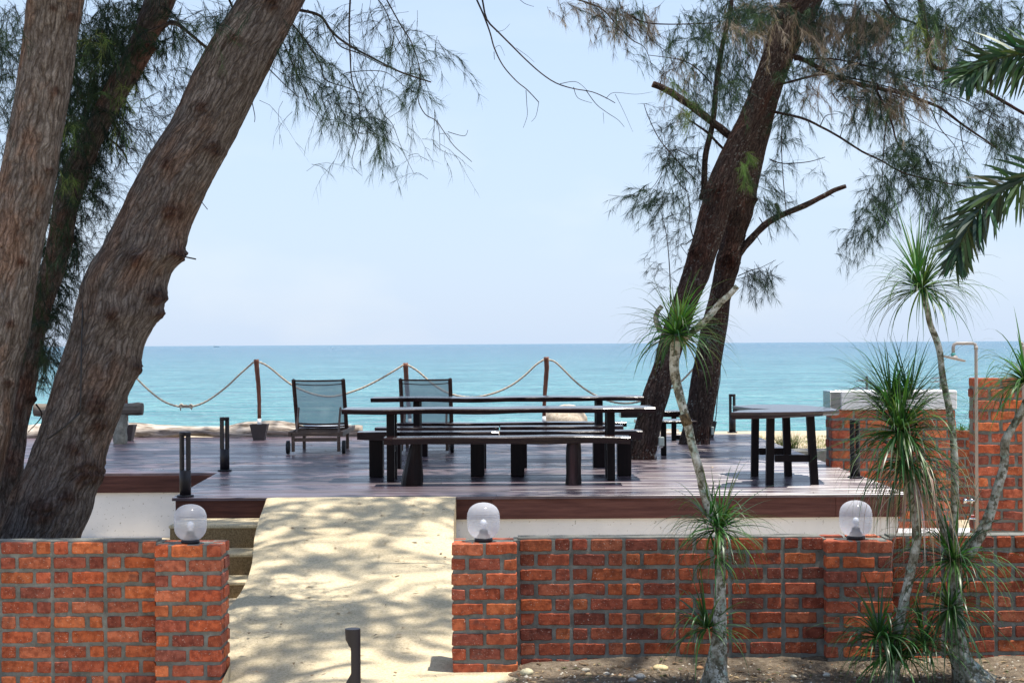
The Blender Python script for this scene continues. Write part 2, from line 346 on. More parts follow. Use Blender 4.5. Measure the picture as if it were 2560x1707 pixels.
# ------------------------------------------------------------------ the setting
def sm(a, b, x): t = min(1, max(0, (x - a) / (b - a))); return t * t * (3 - 2 * t)
def gz(x, y):
    z = -0.13 * (1 - sm(-1.95, -1.0, x)) * (1 - sm(12.2, 13.2, y))
    if y < 12.6 and x > -0.1: z += 0.02 * sm(-0.1, 0.6, x) + 0.03 * noise.noise(Vector((x * 1.6, y * 1.6, 0))) * sm(0, 0.5, x)
    z += 0.55 * sm(26.4, 27.0, y) - 3.6 * sm(30.5, 80, y)
    return z
def grid(xs, ys, zf):
    mb = MB(); nx = len(xs); vs = [(x, y, zf(x, y)) for y in ys for x in xs]
    fs = [(j * nx + i, j * nx + i + 1, (j + 1) * nx + i + 1, (j + 1) * nx + i) for j in range(len(ys) - 1) for i in range(nx - 1)]
    mb.add(vs, fs, smooth=True); return mb
def rr(a, b, st): return list(np.arange(a, b + st * 0.5, st))
gx = [-400, -120, -50, -20, -12] + rr(-9, 9, 0.25) + [12, 20, 50, 120, 400]
gy = [-60, -20, 0, 5, 7] + rr(8, 13.4, 0.2) + rr(14, 26, 1.0) + rr(26.4, 27.2, 0.2) + rr(28, 30, 1) + rr(31, 90, 3)
soil_zone = obj('ground', grid(gx, gy, gz), sand_m); tagit(soil_zone, kind='structure')
sx_ = rr(-0.30, 9.0, 0.06); sy_ = rr(9.0, 12.32, 0.06)
def soilz(x, y):
    e = sm(-0.30, -0.05, x - 0.25 * (noise.noise(Vector((y * 3, 1, 0)))) - 0.12)
    return gz(x, y) - 0.02 + e * (0.035 + 0.014 * noise.noise(Vector((x * 9, y * 9, 2))) + 0.03 * sm(11.9, 12.2, y))
tagit(obj('soil', grid(sx_, sy_, soilz), soil_m), kind='structure')
pb = grid(rr(-4.2, 0.2, 0.1), rr(5, 12.0, 0.1) + rr(12.05, 12.6, 0.1), lambda x, y: gz(x, y) + 0.004 + 0.002 * noise.noise(Vector((x * 3, y * 3, 0))))
tagit(obj('path', pb, washed_m), kind='structure')
tagit(obj('sea', MB().add([(-30000, 55, -2.0), (30000, 55, -2.0), (30000, 45000, -2.0), (-30000, 45000, -2.0)], [(0, 1, 2, 3)]) or None, sea_m), kind='structure') if False else None
sb = MB(); sb.add([(-30000, 50, -2.0), (30000, 50, -2.0), (30000, 45000, -2.0), (-30000, 45000, -2.0)], [(0, 1, 2, 3)])
tagit(obj('sea', sb, sea_m), kind='structure')
# beach strip behind deck continues as ground; distant boats
def ship(px, py, Lpx, name, label, cat, mt, D=5200):
    c = P(px, 866, D); c.z = -2.0; L = Lpx * D / F; t = thing(name, label, cat, c)
    h = MB(); n = 10
    sec = [(-0.5, 0.5), (-0.44, 0.9), (0.3, 1.0), (0.44, 0.7), (0.52, 0.06)]
    vs = []; fs = []
    for u, wd in sec:
        for (yy, zz) in ((-wd, 1), (-wd * 0.7, -0.1), (wd * 0.7, -0.1), (wd, 1)): vs.append((c.x + u * L, c.y + yy * L * 0.08, c.z + zz * L * 0.11))
    for i in range(len(sec) - 1):
        for k in range(4): fs.append((i * 4 + k, i * 4 + (k + 1) % 4, (i + 1) * 4 + (k + 1) % 4, (i + 1) * 4 + k))
    h.add(vs, fs + [(0, 1, 2, 3), (16, 17, 18, 19)]); obj('hull', h, mt, t)
    k = MB(); k.box(c.x - 0.42 * L, c.x - 0.25 * L, c.y - L * .05, c.y + L * .05, c.z + L * .11, c.z + L * .26); k.box(c.x - 0.38 * L, c.x - 0.30 * L, c.y - L * .04, c.y + L * .04, c.z + L * .262, c.z + L * .32)
    obj('superstructure', k, boat_m, t)
ship(541, 863, 15, 'cargo_ship', 'tiny grey cargo ship far out on the horizon at left', 'ship', ship_m)
ship(833, 870, 7, 'small_boat', 'tiny white boat on the sea above the left lounger', 'boat', boat_m, 1900)

# ------------------------------------------------------------------ deck
HD = 0.745; DX0, DX1 = -9.5, 3.76; DF, DM, DR = 17.28, 20.65, 28.6; DXL = -3.24
dk = thing('wooden_deck', 'large dark glossy timber deck on white rendered base facing the sea', 'deck', (0, 22, 0))
pl = MB(); y = DF - 0.03; i = 0
while y < DR - 0.05:
    wd = 0.156; x0 = DXL - 0.03 - 0.12 * (y - DF) / 3.4 if y + wd < DM else DX0
    x = x0 - (random.random() * 3.0 if x0 == DX0 else 0); first = True
    while x < DX1:
        L = random.uniform(2.4, 4.6); xe = min(x + L, DX1 + 0.03)
        if DX1 - xe < 0.5: xe = DX1 + 0.03
        t = random.choice((0.62, 0.8, 0.9, 1.0, 1.06, 1.14)) * random.uniform(0.85, 1.15); tn = (t * random.uniform(0.95, 1.06), t, t * random.uniform(0.95, 1.08))
        a, b = random.uniform(-0.0010, 0.0010), random.uniform(-0.0010, 0.0010)
        c, d = random.uniform(-0.0006, 0.0006), random.uniform(-0.0006, 0.0006)
        e1 = x + 0.0015; e2 = xe - 0.0015; y1 = y + wd
        n = 6; vs = []; 
        for k in range(n + 1):
            xx = e1 + (e2 - e1) * k / n; cup = 0.0009 * math.sin(k * 2.1 + i)
            vs += [(xx, y, HD - 0.03), (xx, y, HD - 0.006 + a + cup), (xx, y + 0.007, HD + a + cup), (xx, y1 - 0.010, HD + b - cup), (xx, y1, HD - 0.009 + b - cup), (xx, y1, HD - 0.03)]
        fs = [(k * 6 + q, k * 6 + (q + 1) % 6, k * 6 + 6 + (q + 1) % 6, k * 6 + 6 + q) for k in range(n) for q in range(6)] + [tuple(range(6)), tuple(range(n * 6, n * 6 + 6))]
        pl.add(vs, fs, tn); x = xe
    y += wd + (0.012 if i % 2 else 0.034); i += 1
obj('planks', pl, deck_m, dk)
fb = MB()
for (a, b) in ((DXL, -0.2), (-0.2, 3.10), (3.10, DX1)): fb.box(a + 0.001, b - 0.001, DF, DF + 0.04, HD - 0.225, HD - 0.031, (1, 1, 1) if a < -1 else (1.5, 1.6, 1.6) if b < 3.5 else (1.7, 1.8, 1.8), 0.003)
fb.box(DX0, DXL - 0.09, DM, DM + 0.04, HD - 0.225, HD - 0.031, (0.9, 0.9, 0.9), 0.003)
fb.box(DXL, DXL + 0.04, DF + 0.042, DM + 0.02, HD - 0.225, HD - 0.031)
fb.box(DX1 - 0.04, DX1, DF + 0.042, DR, HD - 0.225, HD - 0.031)
obj('fascia', fb, fascia_m, dk)
wb = MB(); wb.box(-2.3 - 0.9, DX1 - 0.05, DF + 0.05, DF + 0.25, -0.2, HD - 0.035); wb.box(DX0 + .1, DXL - 0.06, DM + 0.05, DM + 0.25, -0.2, HD - 0.035)
wb.box(DXL + 0.05, DXL + 0.25, DF + 0.252, DM + 0.2, -0.2, HD - 0.036); wb.box(DX1 - 0.25, DX1 - 0.051, DF + 0.252, DR - 0.1, -0.2, HD - 0.036)
wb.box(DX0 + .1, DX1 - 0.3, DR - 0.35, DR - 0.15, 0.0, HD - 0.036)
obj('base_wall', wb, white_m, dk)

# ramp and steps
rb = MB(); n = 46; rows = []
for i in range(n + 1):
    t = i / n; y = 11.9 + (17.27 - 11.9) * t
    z = -0.12 + (HD + 0.12) * (sm(0, 0.12, t) * 0.10 + 0.90 * t) / 1.0 if t < 1 else HD
    z = min(HD - 0.002, max(gz(-1.3, y) - 0.012, (y - 12.1) / (17.2 - 12.1) * HD))
    xl = -2.16 - 0.22 * sm(14.8, 17.2, y) - 0.03 * math.sin((y - 12) * 2.2) - 0.10 * (1 - sm(12.6, 14.2, y)); xl = max(xl, -1.945) if y < 12.42 else xl; xr = -0.545 + 0.135 * (1 - sm(12.4, 17.0, y))
    rows.append((xl, xr, y, z))
m_ = 18; vs = []
for (xl, xr, y, z) in rows:
    for k in range(m_ + 1):
        u = k / m_; xx = xl + (xr - xl) * u
        e = min(u, 1 - u) * (xr - xl); dz = -0.02 * (1 - sm(0, 0.06, e)) + 0.006 * noise.noise(Vector((xx * 2, y * 2, 0)))
        vs.append((xx, y, max(gz(xx, y) - 0.012 + 0.030 * sm(11.9, 12.3, y), z - 0.10 * (1 - u) * (1 - sm(12.1, 13.6, y))) + dz * (1 if y < 17.1 else 0.3)))
nt_ = m_ + 1; fs = [(i * nt_ + k, i * nt_ + k + 1, (i + 1) * nt_ + k + 1, (i + 1) * nt_ + k) for i in range(n) for k in range(m_)]
b0 = len(vs)
for (xl, xr, y, z) in rows: vs += [(xl, y, z - 0.02), (xl, y, -0.15), (xr, y, z - 0.02), (xr, y, -0.15)]
for i in range(n): a = b0 + 4 * i; fs += [(a, a + 1, a + 5, a + 4), (a + 2, a + 3, a + 7, a + 6)]
rb.add(vs, fs, smooth=True); tagit(obj('ramp', rb, washed_m), kind='structure')
st = thing('garden_steps', 'three pebble washed steps with pale treads beside the ramp', 'steps', (-2.7, 16.5, 0))
for k, (zt, yf, yb) in enumerate(((0.545, 16.62, 17.27), (0.335, 16.15, 16.618), (0.145, 15.68, 16.148))):
    q = MB(); q.box(-3.17, -2.2, yf + 0.01, yb, -0.05, zt - 0.035); obj('riser', q, riser_m, st)
    q = MB(); q.box(-3.18, -2.2, yf, yb, zt - 0.033, zt, (1, 1, 1), 0.008); obj('tread', q, washed_m, st)

# ------------------------------------------------------------------ brick walls
PAL = [(0.56, 0.130, 0.038), (0.50, 0.100, 0.032), (0.42, 0.080, 0.032), (0.62, 0.165, 0.050), (0.29, 0.058, 0.034), (0.46, 0.100, 0.046), (0.20, 0.046, 0.036), (0.50, 0.145, 0.068), (0.38, 0.100, 0.052)]
def brick(mb, o, u, nrm, u0, u1, z0, z1, dep, tint=1.0, jit=0.0024):
    z0 -= 0.003; u0 -= 0.0015; u1 += 0.0015
    a = tuple(q * .72 + w_ * .28 for q, w_ in zip(random.choice(PAL), (0.44, 0.105, 0.042))); j = random.uniform(0.78, 1.12) * tint; gr = random.uniform(0.05, 0.16); a = tuple(q * (1 - gr) + w_ * gr for q, w_ in zip(a, (0.26, 0.19, 0.15)))
    col = tuple(q * j for q in a); L = u1 - u0; Hh = z1 - z0; r = 0.009
    pts = []
    for (cx, cz, a0) in ((u1 - r, z1 - r, 0), (u0 + r, z1 - r, 90), (u0 + r, z0 + r, 180), (u1 - r, z0 + r, 270)):
        for k in range(3): an = R(a0 + 45 * k); pts.append((cx + r * math.cos(an), cz + r * math.sin(an)))
    full = []
    for k, p in enumerate(pts):
        full.append(p); q = pts[(k + 1) % len(pts)]; d = math.hypot(q[0] - p[0], q[1] - p[1])
        if d > 0.03:
            ns = int(d / 0.03)
            for s in range(1, ns): full.append((p[0] + (q[0] - p[0]) * s / ns, p[1] + (q[1] - p[1]) * s / ns))
    N = len(full); cu, cz = (u0 + u1) / 2, (z0 + z1) / 2; rot = random.uniform(-0.008, 0.008); push = random.uniform(-0.004, 0.004)
    jit_ = [(random.uniform(-jit, jit), random.uniform(-jit, jit)) for _ in full]
    if random.random() < 0.25:
        kk = random.randrange(N); s_ = random.uniform(0.006, 0.014)
        for d in range(-2, 3):
            q = full[(kk + d) % N]; g = s_ * (1 - abs(d) / 3); jit_[(kk + d) % N] = ((cu - q[0]) / L * g * 2, (cz - q[1]) / Hh * g * 2)
    vs = []
    for (ins, dn) in ((0.005, 0.0), (0.0, 0.006), (0.0, dep)):
        for (p, jj) in zip(full, jit_):
            x = p[0] + jj[0]; z = p[1] + jj[1]; x -= (ins if x > cu else -ins); z -= (ins if z > cz else -ins)
            z += (x - cu) * rot
            vs.append(o + u * x - nrm * (dn + push) + Vector((0, 0, z)))
    fs = [tuple(range(N)), tuple(range(2 * N, 3 * N))] + [(l * N + k, l * N + (k + 1) % N, (l + 1) * N + (k + 1) % N, (l + 1) * N + k) for l in (0, 1) for k in range(N)]
    mb.add(vs, fs, col)
SL, HL, G, CP, BH = 0.210, 0.092, 0.029, 0.1003, 0.073
def courses(ztop, n): return [(ztop - k * CP - BH, ztop - k * CP) for k in range(n)]
def wall_face(mb, o, u, nrm, width, ztop, n, par=0, unit=0.3575, dep=0.1, tint=1.0, right_align=False, start=0.0):
    for c, (z0, z1) in enumerate(courses(ztop, n)):
        x = start; q = 0
        while x < width - 0.04:
            order = (SL, HL) if (c + q + par) % 2 == 0 else (HL, SL)
            xx = x + 0.014
            for L in order:
                x1 = min(xx + L, width)
                if x1 - xx > 0.03: brick(mb, o, u, nrm, xx + random.uniform(-.003, .003), x1, z0 + random.uniform(-.003, .003), z1 + random.uniform(-.002, .003), dep, tint)
                xx += L + G - 0.001
            x += unit; q += 1
def pier_face(mb, o, u, nrm, width, ztop, n, par, dep=0.1, tint=1.0, short=False):
    for c, (z0, z1) in enumerate(courses(ztop, n)):
        if short: row = [(0.0, 0.10), (0.125, width)] if (c + par) % 2 else [(0.0, 0.205), (0.23, width)]
        elif (c + par) % 2 == 0: row = [(0.0, 0.207), (0.232, width)]
        else: row = [(0.0, 0.088), (0.116, 0.322), (0.35, width)]
        for a, b in row:
            if b - a > 0.02: brick(mb, o, u, nrm, a, b, z0 + random.uniform(-.002, .002), z1, dep, tint)
UX, UY = Vector((1, 0, 0)), Vector((0, 1, 0)); NF = Vector((0, -1, 0))
WZ = 0.862; WY = 12.17; PY = 12.06
def xat(px, py, D): return P(px, py, D).x
# left wall
xl0, xl1, xp1 = -5.2, xat(387, 1500, PY), xat(552, 1500, PY)
wl = thing('brick_wall', 'left red brick garden wall with grey mortar ending in a pier', 'wall', ((xl0 + xp1) / 2, 12.3, 0))
m1, m2 = MB(), MB()
wall_face(m1, Vector((xl1 - 9 * 0.3575, WY, 0)), UX, NF, 9 * 0.3575, WZ + 0.015, 11, 0, 0.3575, 0.1, 0.88)
for k in range(14):    # bricks along the back of the top course
    x = xl1 - 0.25 - k * 0.24; brick(m1, Vector((0, WY + 0.23, 0)), UX, Vector((0, 1, 0)), x, x + 0.21, WZ + 0.015 - BH, WZ + 0.013, 0.1)
m2.box(xl0, xl1 + 0.02, WY + 0.009, WY + 0.222, -0.3, WZ + 0.008)
m2.box(xl0, xl1 - 0.01, WY + 0.022, WY + 0.20, WZ + 0.0085, WZ + 0.022)
obj('wall_brickwork', m1, brick_m, wl); obj('wall_mortar', m2, mortar_m, wl)
m1, m2 = MB(), MB(); pw = xp1 - xl1
pier_face(m1, Vector((xl1, PY, 0)), UX, NF, pw, WZ + 0.002, 11, 1)
pier_face(m1, Vector((xp1 + 0.004, PY + 0.012, 0)), UY, UX, 0.33, WZ + 0.001, 11, 0, 0.08, 0.9, True)
brick(m1, Vector((0, PY + 0.34, 0)), UX, Vector((0, 1, 0)), xl1, xl1 + 0.2, WZ - BH, WZ + 0.003, 0.1); brick(m1, Vector((0, PY + 0.34, 0)), UX, Vector((0, 1, 0)), xl1 + 0.23, xp1 - 0.09, WZ - BH, WZ + 0.003, 0.1)
m2.box(xl1 + 0.007, xp1 - 0.006, PY + 0.009, PY + 0.334, -0.3, WZ + 0.001)
pl_ = obj('pier', m1, brick_m, wl); obj('pier_mortar', m2, mortar_m, pl_)
# right wall
xr0, xr1 = xat(1130, 1500, PY), xat(1292, 1500, PY); xq0, xq1 = xat(2066, 1500, PY), xat(2232, 1500, PY); xe = 4.6
wr = thing('brick_wall', 'long right red brick garden wall with two piers behind the spiky plants', 'wall', ((xr0 + xe) / 2, 12.3, 0))
m1, m2 = MB(), MB()
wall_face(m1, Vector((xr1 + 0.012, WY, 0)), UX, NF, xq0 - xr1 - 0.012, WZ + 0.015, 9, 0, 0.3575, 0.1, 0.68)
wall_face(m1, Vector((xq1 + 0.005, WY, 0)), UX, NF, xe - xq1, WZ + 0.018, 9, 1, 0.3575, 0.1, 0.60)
x = xr1 + 0.02
while x < xe - 0.2:
    brick(m1, Vector((0, WY + 0.235, 0)), UX, Vector((0, 1, 0)), x, x + 0.21, WZ + 0.018 - BH, WZ + 0.014, 0.1); x += random.choice((0.24, 0.28, 0.36))
m2.box(xr1 - 0.02, xq0 + 0.02, WY + 0.009, WY + 0.228, -0.2, WZ + 0.010); m2.box(xq1 - 0.02, xe, WY + 0.009, WY + 0.228, -0.2, WZ + 0.010)
m2.box(xr1 + 0.01, xq0 - 0.01, WY + 0.022, WY + 0.205, WZ + 0.0105, WZ + 0.024); m2.box(xq1 + 0.01, xe, WY + 0.022, WY + 0.205, WZ + 0.0105, WZ + 0.024)
obj('wall_brickwork', m1, brick_m, wr); obj('wall_mortar', m2, mortar_m, wr)
for (a, b, par) in ((xr0, xr1, 0), (xq0, xq1, 0)):
    m1, m2 = MB(), MB()
    pier_face(m1, Vector((a, PY, 0)), UX, NF, b - a, WZ + 0.002, 9, par, 0.1, 0.92)
    pier_face(m1, Vector((a + 0.004, PY + 0.012, 0)), UY, -UX, 0.33, WZ + 0.001, 9, 0, 0.08, 0.9, True)
    brick(m1, Vector((0, PY + 0.34, 0)), UX, Vector((0, 1, 0)), a + 0.24, a + 0.42, WZ - BH, WZ + 0.004, 0.1)
    m2.box(a + 0.009, b - 0.004, PY + 0.009, PY + 0.334, -0.2, WZ + 0.001)
    p_ = obj('pier', m1, brick_m, wr); obj('pier_mortar', m2, mortar_m, p_)

# globe lamps on the piers
def globe_lamp(label):
    t = thing('globe_lamp', label, 'lamp', (0, 0, 0), 'globe lamps on the brick piers')
    obj('lamp_base', MB().lathe([(0.058, 0), (0.062, 0.004), (0.062, 0.02), (0.055, 0.026), (0.03, 0.028)], 32), black_m, t)
    pr = []
    for i in range(61):
        v = i / 60; z = 0.024 + 0.240 * v; a = abs(2 * v - 1)
        r = 0.1105 * (1 - a ** 3.1) ** 0.5 if v > 0.5 else 0.1105 * (1 - a ** 3.1 * 0.78) ** 0.5
        if 0.36 < v < 0.70: r += 0.0022 * math.sin(v * 130)
        pr.append((max(r, 0.004), z))
    obj('globe', MB().lathe(pr, 48), globe_m, t)
    s_ = obj('socket', MB().lathe([(0.045, 0.03), (0.043, 0.04), (0.030, 0.055), (0.028, 0.075), (0.024, 0.08), (0.0, 0.081)], 20), black_m, t)
    obj('bulb', MB().lathe([(0.012, 0.082), (0.013, 0.092), (0.020, 0.108), (0.0235, 0.122), (0.020, 0.138), (0.010, 0.147), (0.001, 0.15)], 20), bulb_m, s_)
    return t
GL = [(477, 'translucent ribbed globe lamp on the left brick pier by the steps'), (1209, 'translucent ribbed globe lamp on the pier at right of the ramp'), (2139, 'translucent ribbed globe lamp on the pier beside the drooping plant')]
g0 = globe_lamp(GL[0][1])
for k, (px, lb) in enumerate(GL):
    g = g0 if k == 0 else copy_tree(g0); g['label'] = lb; g.location = (xat(px, 1360, 12.2), 12.19, WZ + 0.003); g.rotation_euler.z = k * 0.7

# ------------------------------------------------------------------ bollards
def slot_bollard(label):
    t = thing('bollard_light', label, 'bollard', (0, 0, 0), 'black slotted bollard lights on the deck')
    b = MB().lathe([(0.082, 0), (0.082, 0.012), (0.078, 0.016), (0.056, 0.016)], 28); obj('base_plate', b, black_m, t)
    obj('post', MB().lathe([(0.055, 0.0165), (0.055, 0.25), (0.05, 0.253)], 28), black_m, t)
    c = MB().lathe([(0.05, 0.585), (0.056, 0.587), (0.056, 0.618), (0.052, 0.624)], 28); obj('cap', c, black_m, t)
    for k in range(4):
        a = R(45 + 90 * k); M = Matrix.Rotation(a, 4, 'Z')
        q = MB(); q.box(0.036, 0.055, -0.017, 0.017, 0.2535, 0.5845, (1, 1, 1), 0.002, M); obj('prong', q, black_m, t)
    return t
BL = [(463.5, 1241, R(0), 'slotted black bollard on the front left corner of the deck'), (562, 1177, R(22), 'slotted black bollard behind the corner one, left of the loungers'),
      (1831, 1082, R(2), 'slotted black bollard at the far right corner of the deck'), (2138, 1194, R(4), 'slotted black bollard in front of the brick shower block')]
b0_ = slot_bollard(BL[0][3])
for k, (px, py, rz, lb) in enumerate(BL):
    b = b0_ if k == 0 else copy_tree(b0_); Z = (P(px, py, 1.0).z - CZ); D = (HD - CZ) / Z
    b.location = P(px, py, D); b.location.z = HD + 0.002; b.rotation_euler.z = rz; b['label'] = lb
    if k == 0: b.location.y = max(b.location.y, DF + 0.09)
fbt = thing('path_bollard', 'dark grey round path bollard with a notch cut in its side', 'bollard', (P(882, 1600, 10.05).x, 10.05, 0))
q = MB(); x0, y0 = fbt.location.x, 10.05; rB = 0.0435; n = 24; zs = [0.0, 0.33, 0.375, 0.385, 0.40, 0.52, 0.535, 0.55, 0.578, 0.635, 0.638]
cut = [0, 0, .6, .8, .84, .84, .8, .5, .1, 0, 0]      # how far the left side is cut back
vs = []
for z, c in zip(zs, cut):
    for k in range(n):
        a = 2 * math.pi * k / n; xx = rB * math.cos(a); xx = max(xx, -rB + c * rB); rr_ = 1 if z < 0.637 else 0.97
        vs.append((x0 + xx * rr_, y0 + rB * math.sin(a) * rr_, z - 0.02))
q.add(vs, [(i * n + k, i * n + (k + 1) % n, (i + 1) * n + (k + 1) % n, (i + 1) * n + k) for i in range(len(zs) - 1) for k in range(n)] + [tuple(range(n)), tuple(range((len(zs) - 1) * n, len(zs) * n))])
obj('post', q, black_m, fbt); q = MB().lathe([(0.07, -0.02), (0.07, 0.006), (0.044, 0.008)], 24, (x0, y0, 0)); obj('base_plate', q, black_m, fbt)

# ------------------------------------------------------------------ tables and benches
def slab(x0, x1, yn, yf, zt, th, wob=0.02, n=26, wav=0.006, seed=0):
    mb = MB(); rings = []
    for i in range(n + 1):
        u = i / n; x = x0 + (x1 - x0) * u
        a = wob * noise.noise(Vector((x * 1.7, seed, 0))); b = wob * noise.noise(Vector((x * 1.9, seed + 9, 0)))
        dz = wav * noise.noise(Vector((x * 1.1, seed + 4, 0))); db = th * (1 + 0.28 * noise.noise(Vector((x * 1.3, seed + 5, 0))))
        e = 0.012
        rings.append([(x, yn + a, zt + dz - e), (x, yn + a + e, zt + dz), (x, yf + b - e, zt + dz), (x, yf + b, zt + dz - e), (x, yf + b - 0.01, zt + dz - db), (x, yn + a + 0.012, zt + dz - db)])
    for i in (0, n):
        for k in range(6): p = rings[i][k]; rings[i][k] = (p[0], p[1] + (0.02 if k in (0, 1, 5) else -0.02), p[2])
    vs = [p for r_ in rings for p in r_]
    fs = [(i * 6 + k, i * 6 + (k + 1) % 6, (i + 1) * 6 + (k + 1) % 6, (i + 1) * 6 + k) for i in range(n) for k in range(6)] + [tuple(range(6)), tuple(range(n * 6, n * 6 + 6))]
    mb.add(vs, fs); return mb
def X(px, D): return (px - CX) * D / F
def table(D, xl, xr, zt, legs, label, seed):
    t = thing('picnic_table', label, 'table', ((xl + xr) / 2, D + 0.35, HD), 'long dark plank tables on the deck')
    obj('tabletop', slab(xl, xr, D, D + 0.72, HD + zt, 0.052, 0.03, 30, 0.012, seed), dark_wood, t)
    for lx in legs:
        for (yy, lw) in ((D + 0.13, 0.084), (D + 0.52, 0.084)):
            q = MB(); q.box(lx - lw / 2, lx + lw / 2, yy, yy + 0.085, HD + 0.003, HD + zt - 0.05, (1, 1, 1), 0.005); obj('leg', q, dark_post, t)
        q = MB(); q.box(lx - 0.03, lx + 0.03, D + 0.217, D + 0.518, HD + 0.30, HD + 0.37, (1, 1, 1), 0.004)
        q.box(lx - 0.035, lx + 0.035, D + 0.06, D + 0.66, HD + zt - 0.115, HD + zt - 0.052, (1, 1, 1), 0.004) if False else None
        obj('crossbar', q, dark_post, t)
table(18.95, X(852, 18.95), X(1637, 18.95), 0.775, (X(975, 19.1), X(1526, 19.1)), 'nearer long dark plank table behind the splayed leg bench', 3)
table(22.0, X(925, 22.0), X(1609, 22.0), 0.80, (X(1040, 22.1), X(1498, 22.1)), 'farther long dark plank table, right end touching the leaning trunk', 11)
def block_bench(x0, x1, D, zt, legs, label, th=0.09, dep=0.36, seed=0, lw=0.15):
    t = thing('wooden_bench', label, 'bench', ((x0 + x1) / 2, D + dep / 2, HD), 'dark plank benches beside the long tables')
    obj('seat', slab(x0, x1, D, D + dep, HD + zt, th, 0.02, 20, 0.006, seed), dark_wood, t)
    for lx in legs:
        q = MB(); q.box(lx - lw / 2, lx + lw / 2, D + 0.07, D + dep - 0.05, HD + 0.002, HD + zt - th * 0.75, (1.15, 1.0, 1.0), 0.006); obj('leg', q, dark_post, t)
    return t
block_bench(X(891, 19.7), X(1245, 19.7), 19.68, 0.497, (X(939, 19.8), X(1192, 19.8)), 'left block leg bench directly behind the nearer table', seed=1)
block_bench(X(1247.5, 19.7), X(1605, 19.7), 19.68, 0.497, (X(1292, 19.8), X(1559, 19.8)), 'right block leg bench directly behind the nearer table', seed=2)
block_bench(X(935, 21.05), X(1246, 21.05), 21.05, 0.484, (X(985, 21.2), X(1198, 21.2)), 'left block leg bench in front of the farther table', 0.07, seed=5)
block_bench(X(1248.5, 21.05), X(1558, 21.05), 21.05, 0.488, (X(1300, 21.2), X(1497, 21.2)), 'right block leg bench in front of the farther table', 0.07, seed=6)
block_bench(X(990, 23.3), X(1566, 23.3), 23.3, 0.435, (X(1060, 23.4), X(1500, 23.4)), 'long thin bench on the sea side of the farther table', 0.06, seed=8, lw=0.07)
# front bench with splayed log legs
t = thing('wooden_bench', 'front bench of thick plank on two splayed log legs', 'bench', (0, 18.6, HD), 'dark plank benches beside the long tables')
obj('seat', slab(X(957, 18.45), X(1575, 18.45), 18.45, 18.80, HD + 0.502, 0.072, 0.02, 26, 0.014, 21), dark_wood, t)
def splay(pts0, pts1, D, seed):
    q = MB(); n = 12; lev = 8; vs = []; cl = []
    for i in range(lev + 1):
        u = i / lev; a, b = [pts0[j] + (pts1[j] - pts0[j]) * (u ** 0.8) for j in (0, 1)]; c = (a + b) / 2; hw = (b - a) / 2
        for k in range(n):
            ph = 2 * math.pi * k / n; jj = 1 + 0.14 * noise.noise(Vector((math.cos(ph) * 2, math.sin(ph) * 2, u * 2 + seed)))
            vs.append((c + hw * jj * math.cos(ph), D + 0.1 + 0.10 * jj * math.sin(ph), HD + 0.44 * (1 - u) + 0.002))
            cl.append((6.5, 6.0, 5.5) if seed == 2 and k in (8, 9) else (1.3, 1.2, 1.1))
    q.add(vs, [(i * n + k, i * n + (k + 1) % n, (i + 1) * n + (k + 1) % n, (i + 1) * n + k) for i in range(lev) for k in range(n)] + [tuple(range(n)), tuple(range(lev * n, lev * n + n))], cl)
    return q
obj('leg', splay((X(1026, 18.6), X(1053, 18.6)), (X(1000, 18.6), X(1055, 18.6)), 18.5, 1), dark_post, t)
obj('leg', splay((X(1416, 18.6), X(1450, 18.6)), (X(1411, 18.6), X(1452, 18.6)), 18.5, 2), dark_post, t)
# benches beyond the trunk
t = thing('wooden_bench', 'short dark bench between the two leaning right trunks', 'bench', (X(1690, 23.3), 23.5, HD), 'dark plank benches beside the long tables')
obj('seat', slab(X(1592, 23.1), X(1741, 23.1), 23.1, 23.75, HD + 0.455, 0.042, 0.02, 12, 0.004, 31), dark_wood, t)
for lx in (1610, 1658): q = MB(); q.box(X(lx, 23.3) - .035, X(lx, 23.3) + .035, 23.3, 23.38, HD + 0.002, HD + 0.42, (1, 1, 1), 0.004); obj('leg', q, dark_post, t)
t = thing('wooden_bench', 'low dark slab bench behind the two leaning right trunks', 'bench', (X(1640, 26.9), 27.0, HD), 'dark plank benches beside the long tables')
obj('seat', slab(X(1551, 26.8), X(1745, 26.8), 26.8, 27.3, HD + 0.435, 0.085, 0.03, 14, 0.01, 33), dark_wood, t)
for lx in (1600, 1684): q = MB(); q.box(X(lx, 26.9) - .036, X(lx, 26.9) + .036, 26.9, 26.98, HD + 0.002, HD + 0.36, (1, 1, 1), 0.004); obj('leg', q, dark_post, t)
q = MB(); q.box(X(1684, 26.9) + .038, X(1735, 26.9), 26.9, 26.97, HD + 0.012, HD + 0.075, (1, 1, 1), 0.004); obj('stretcher', q, dark_post, t)
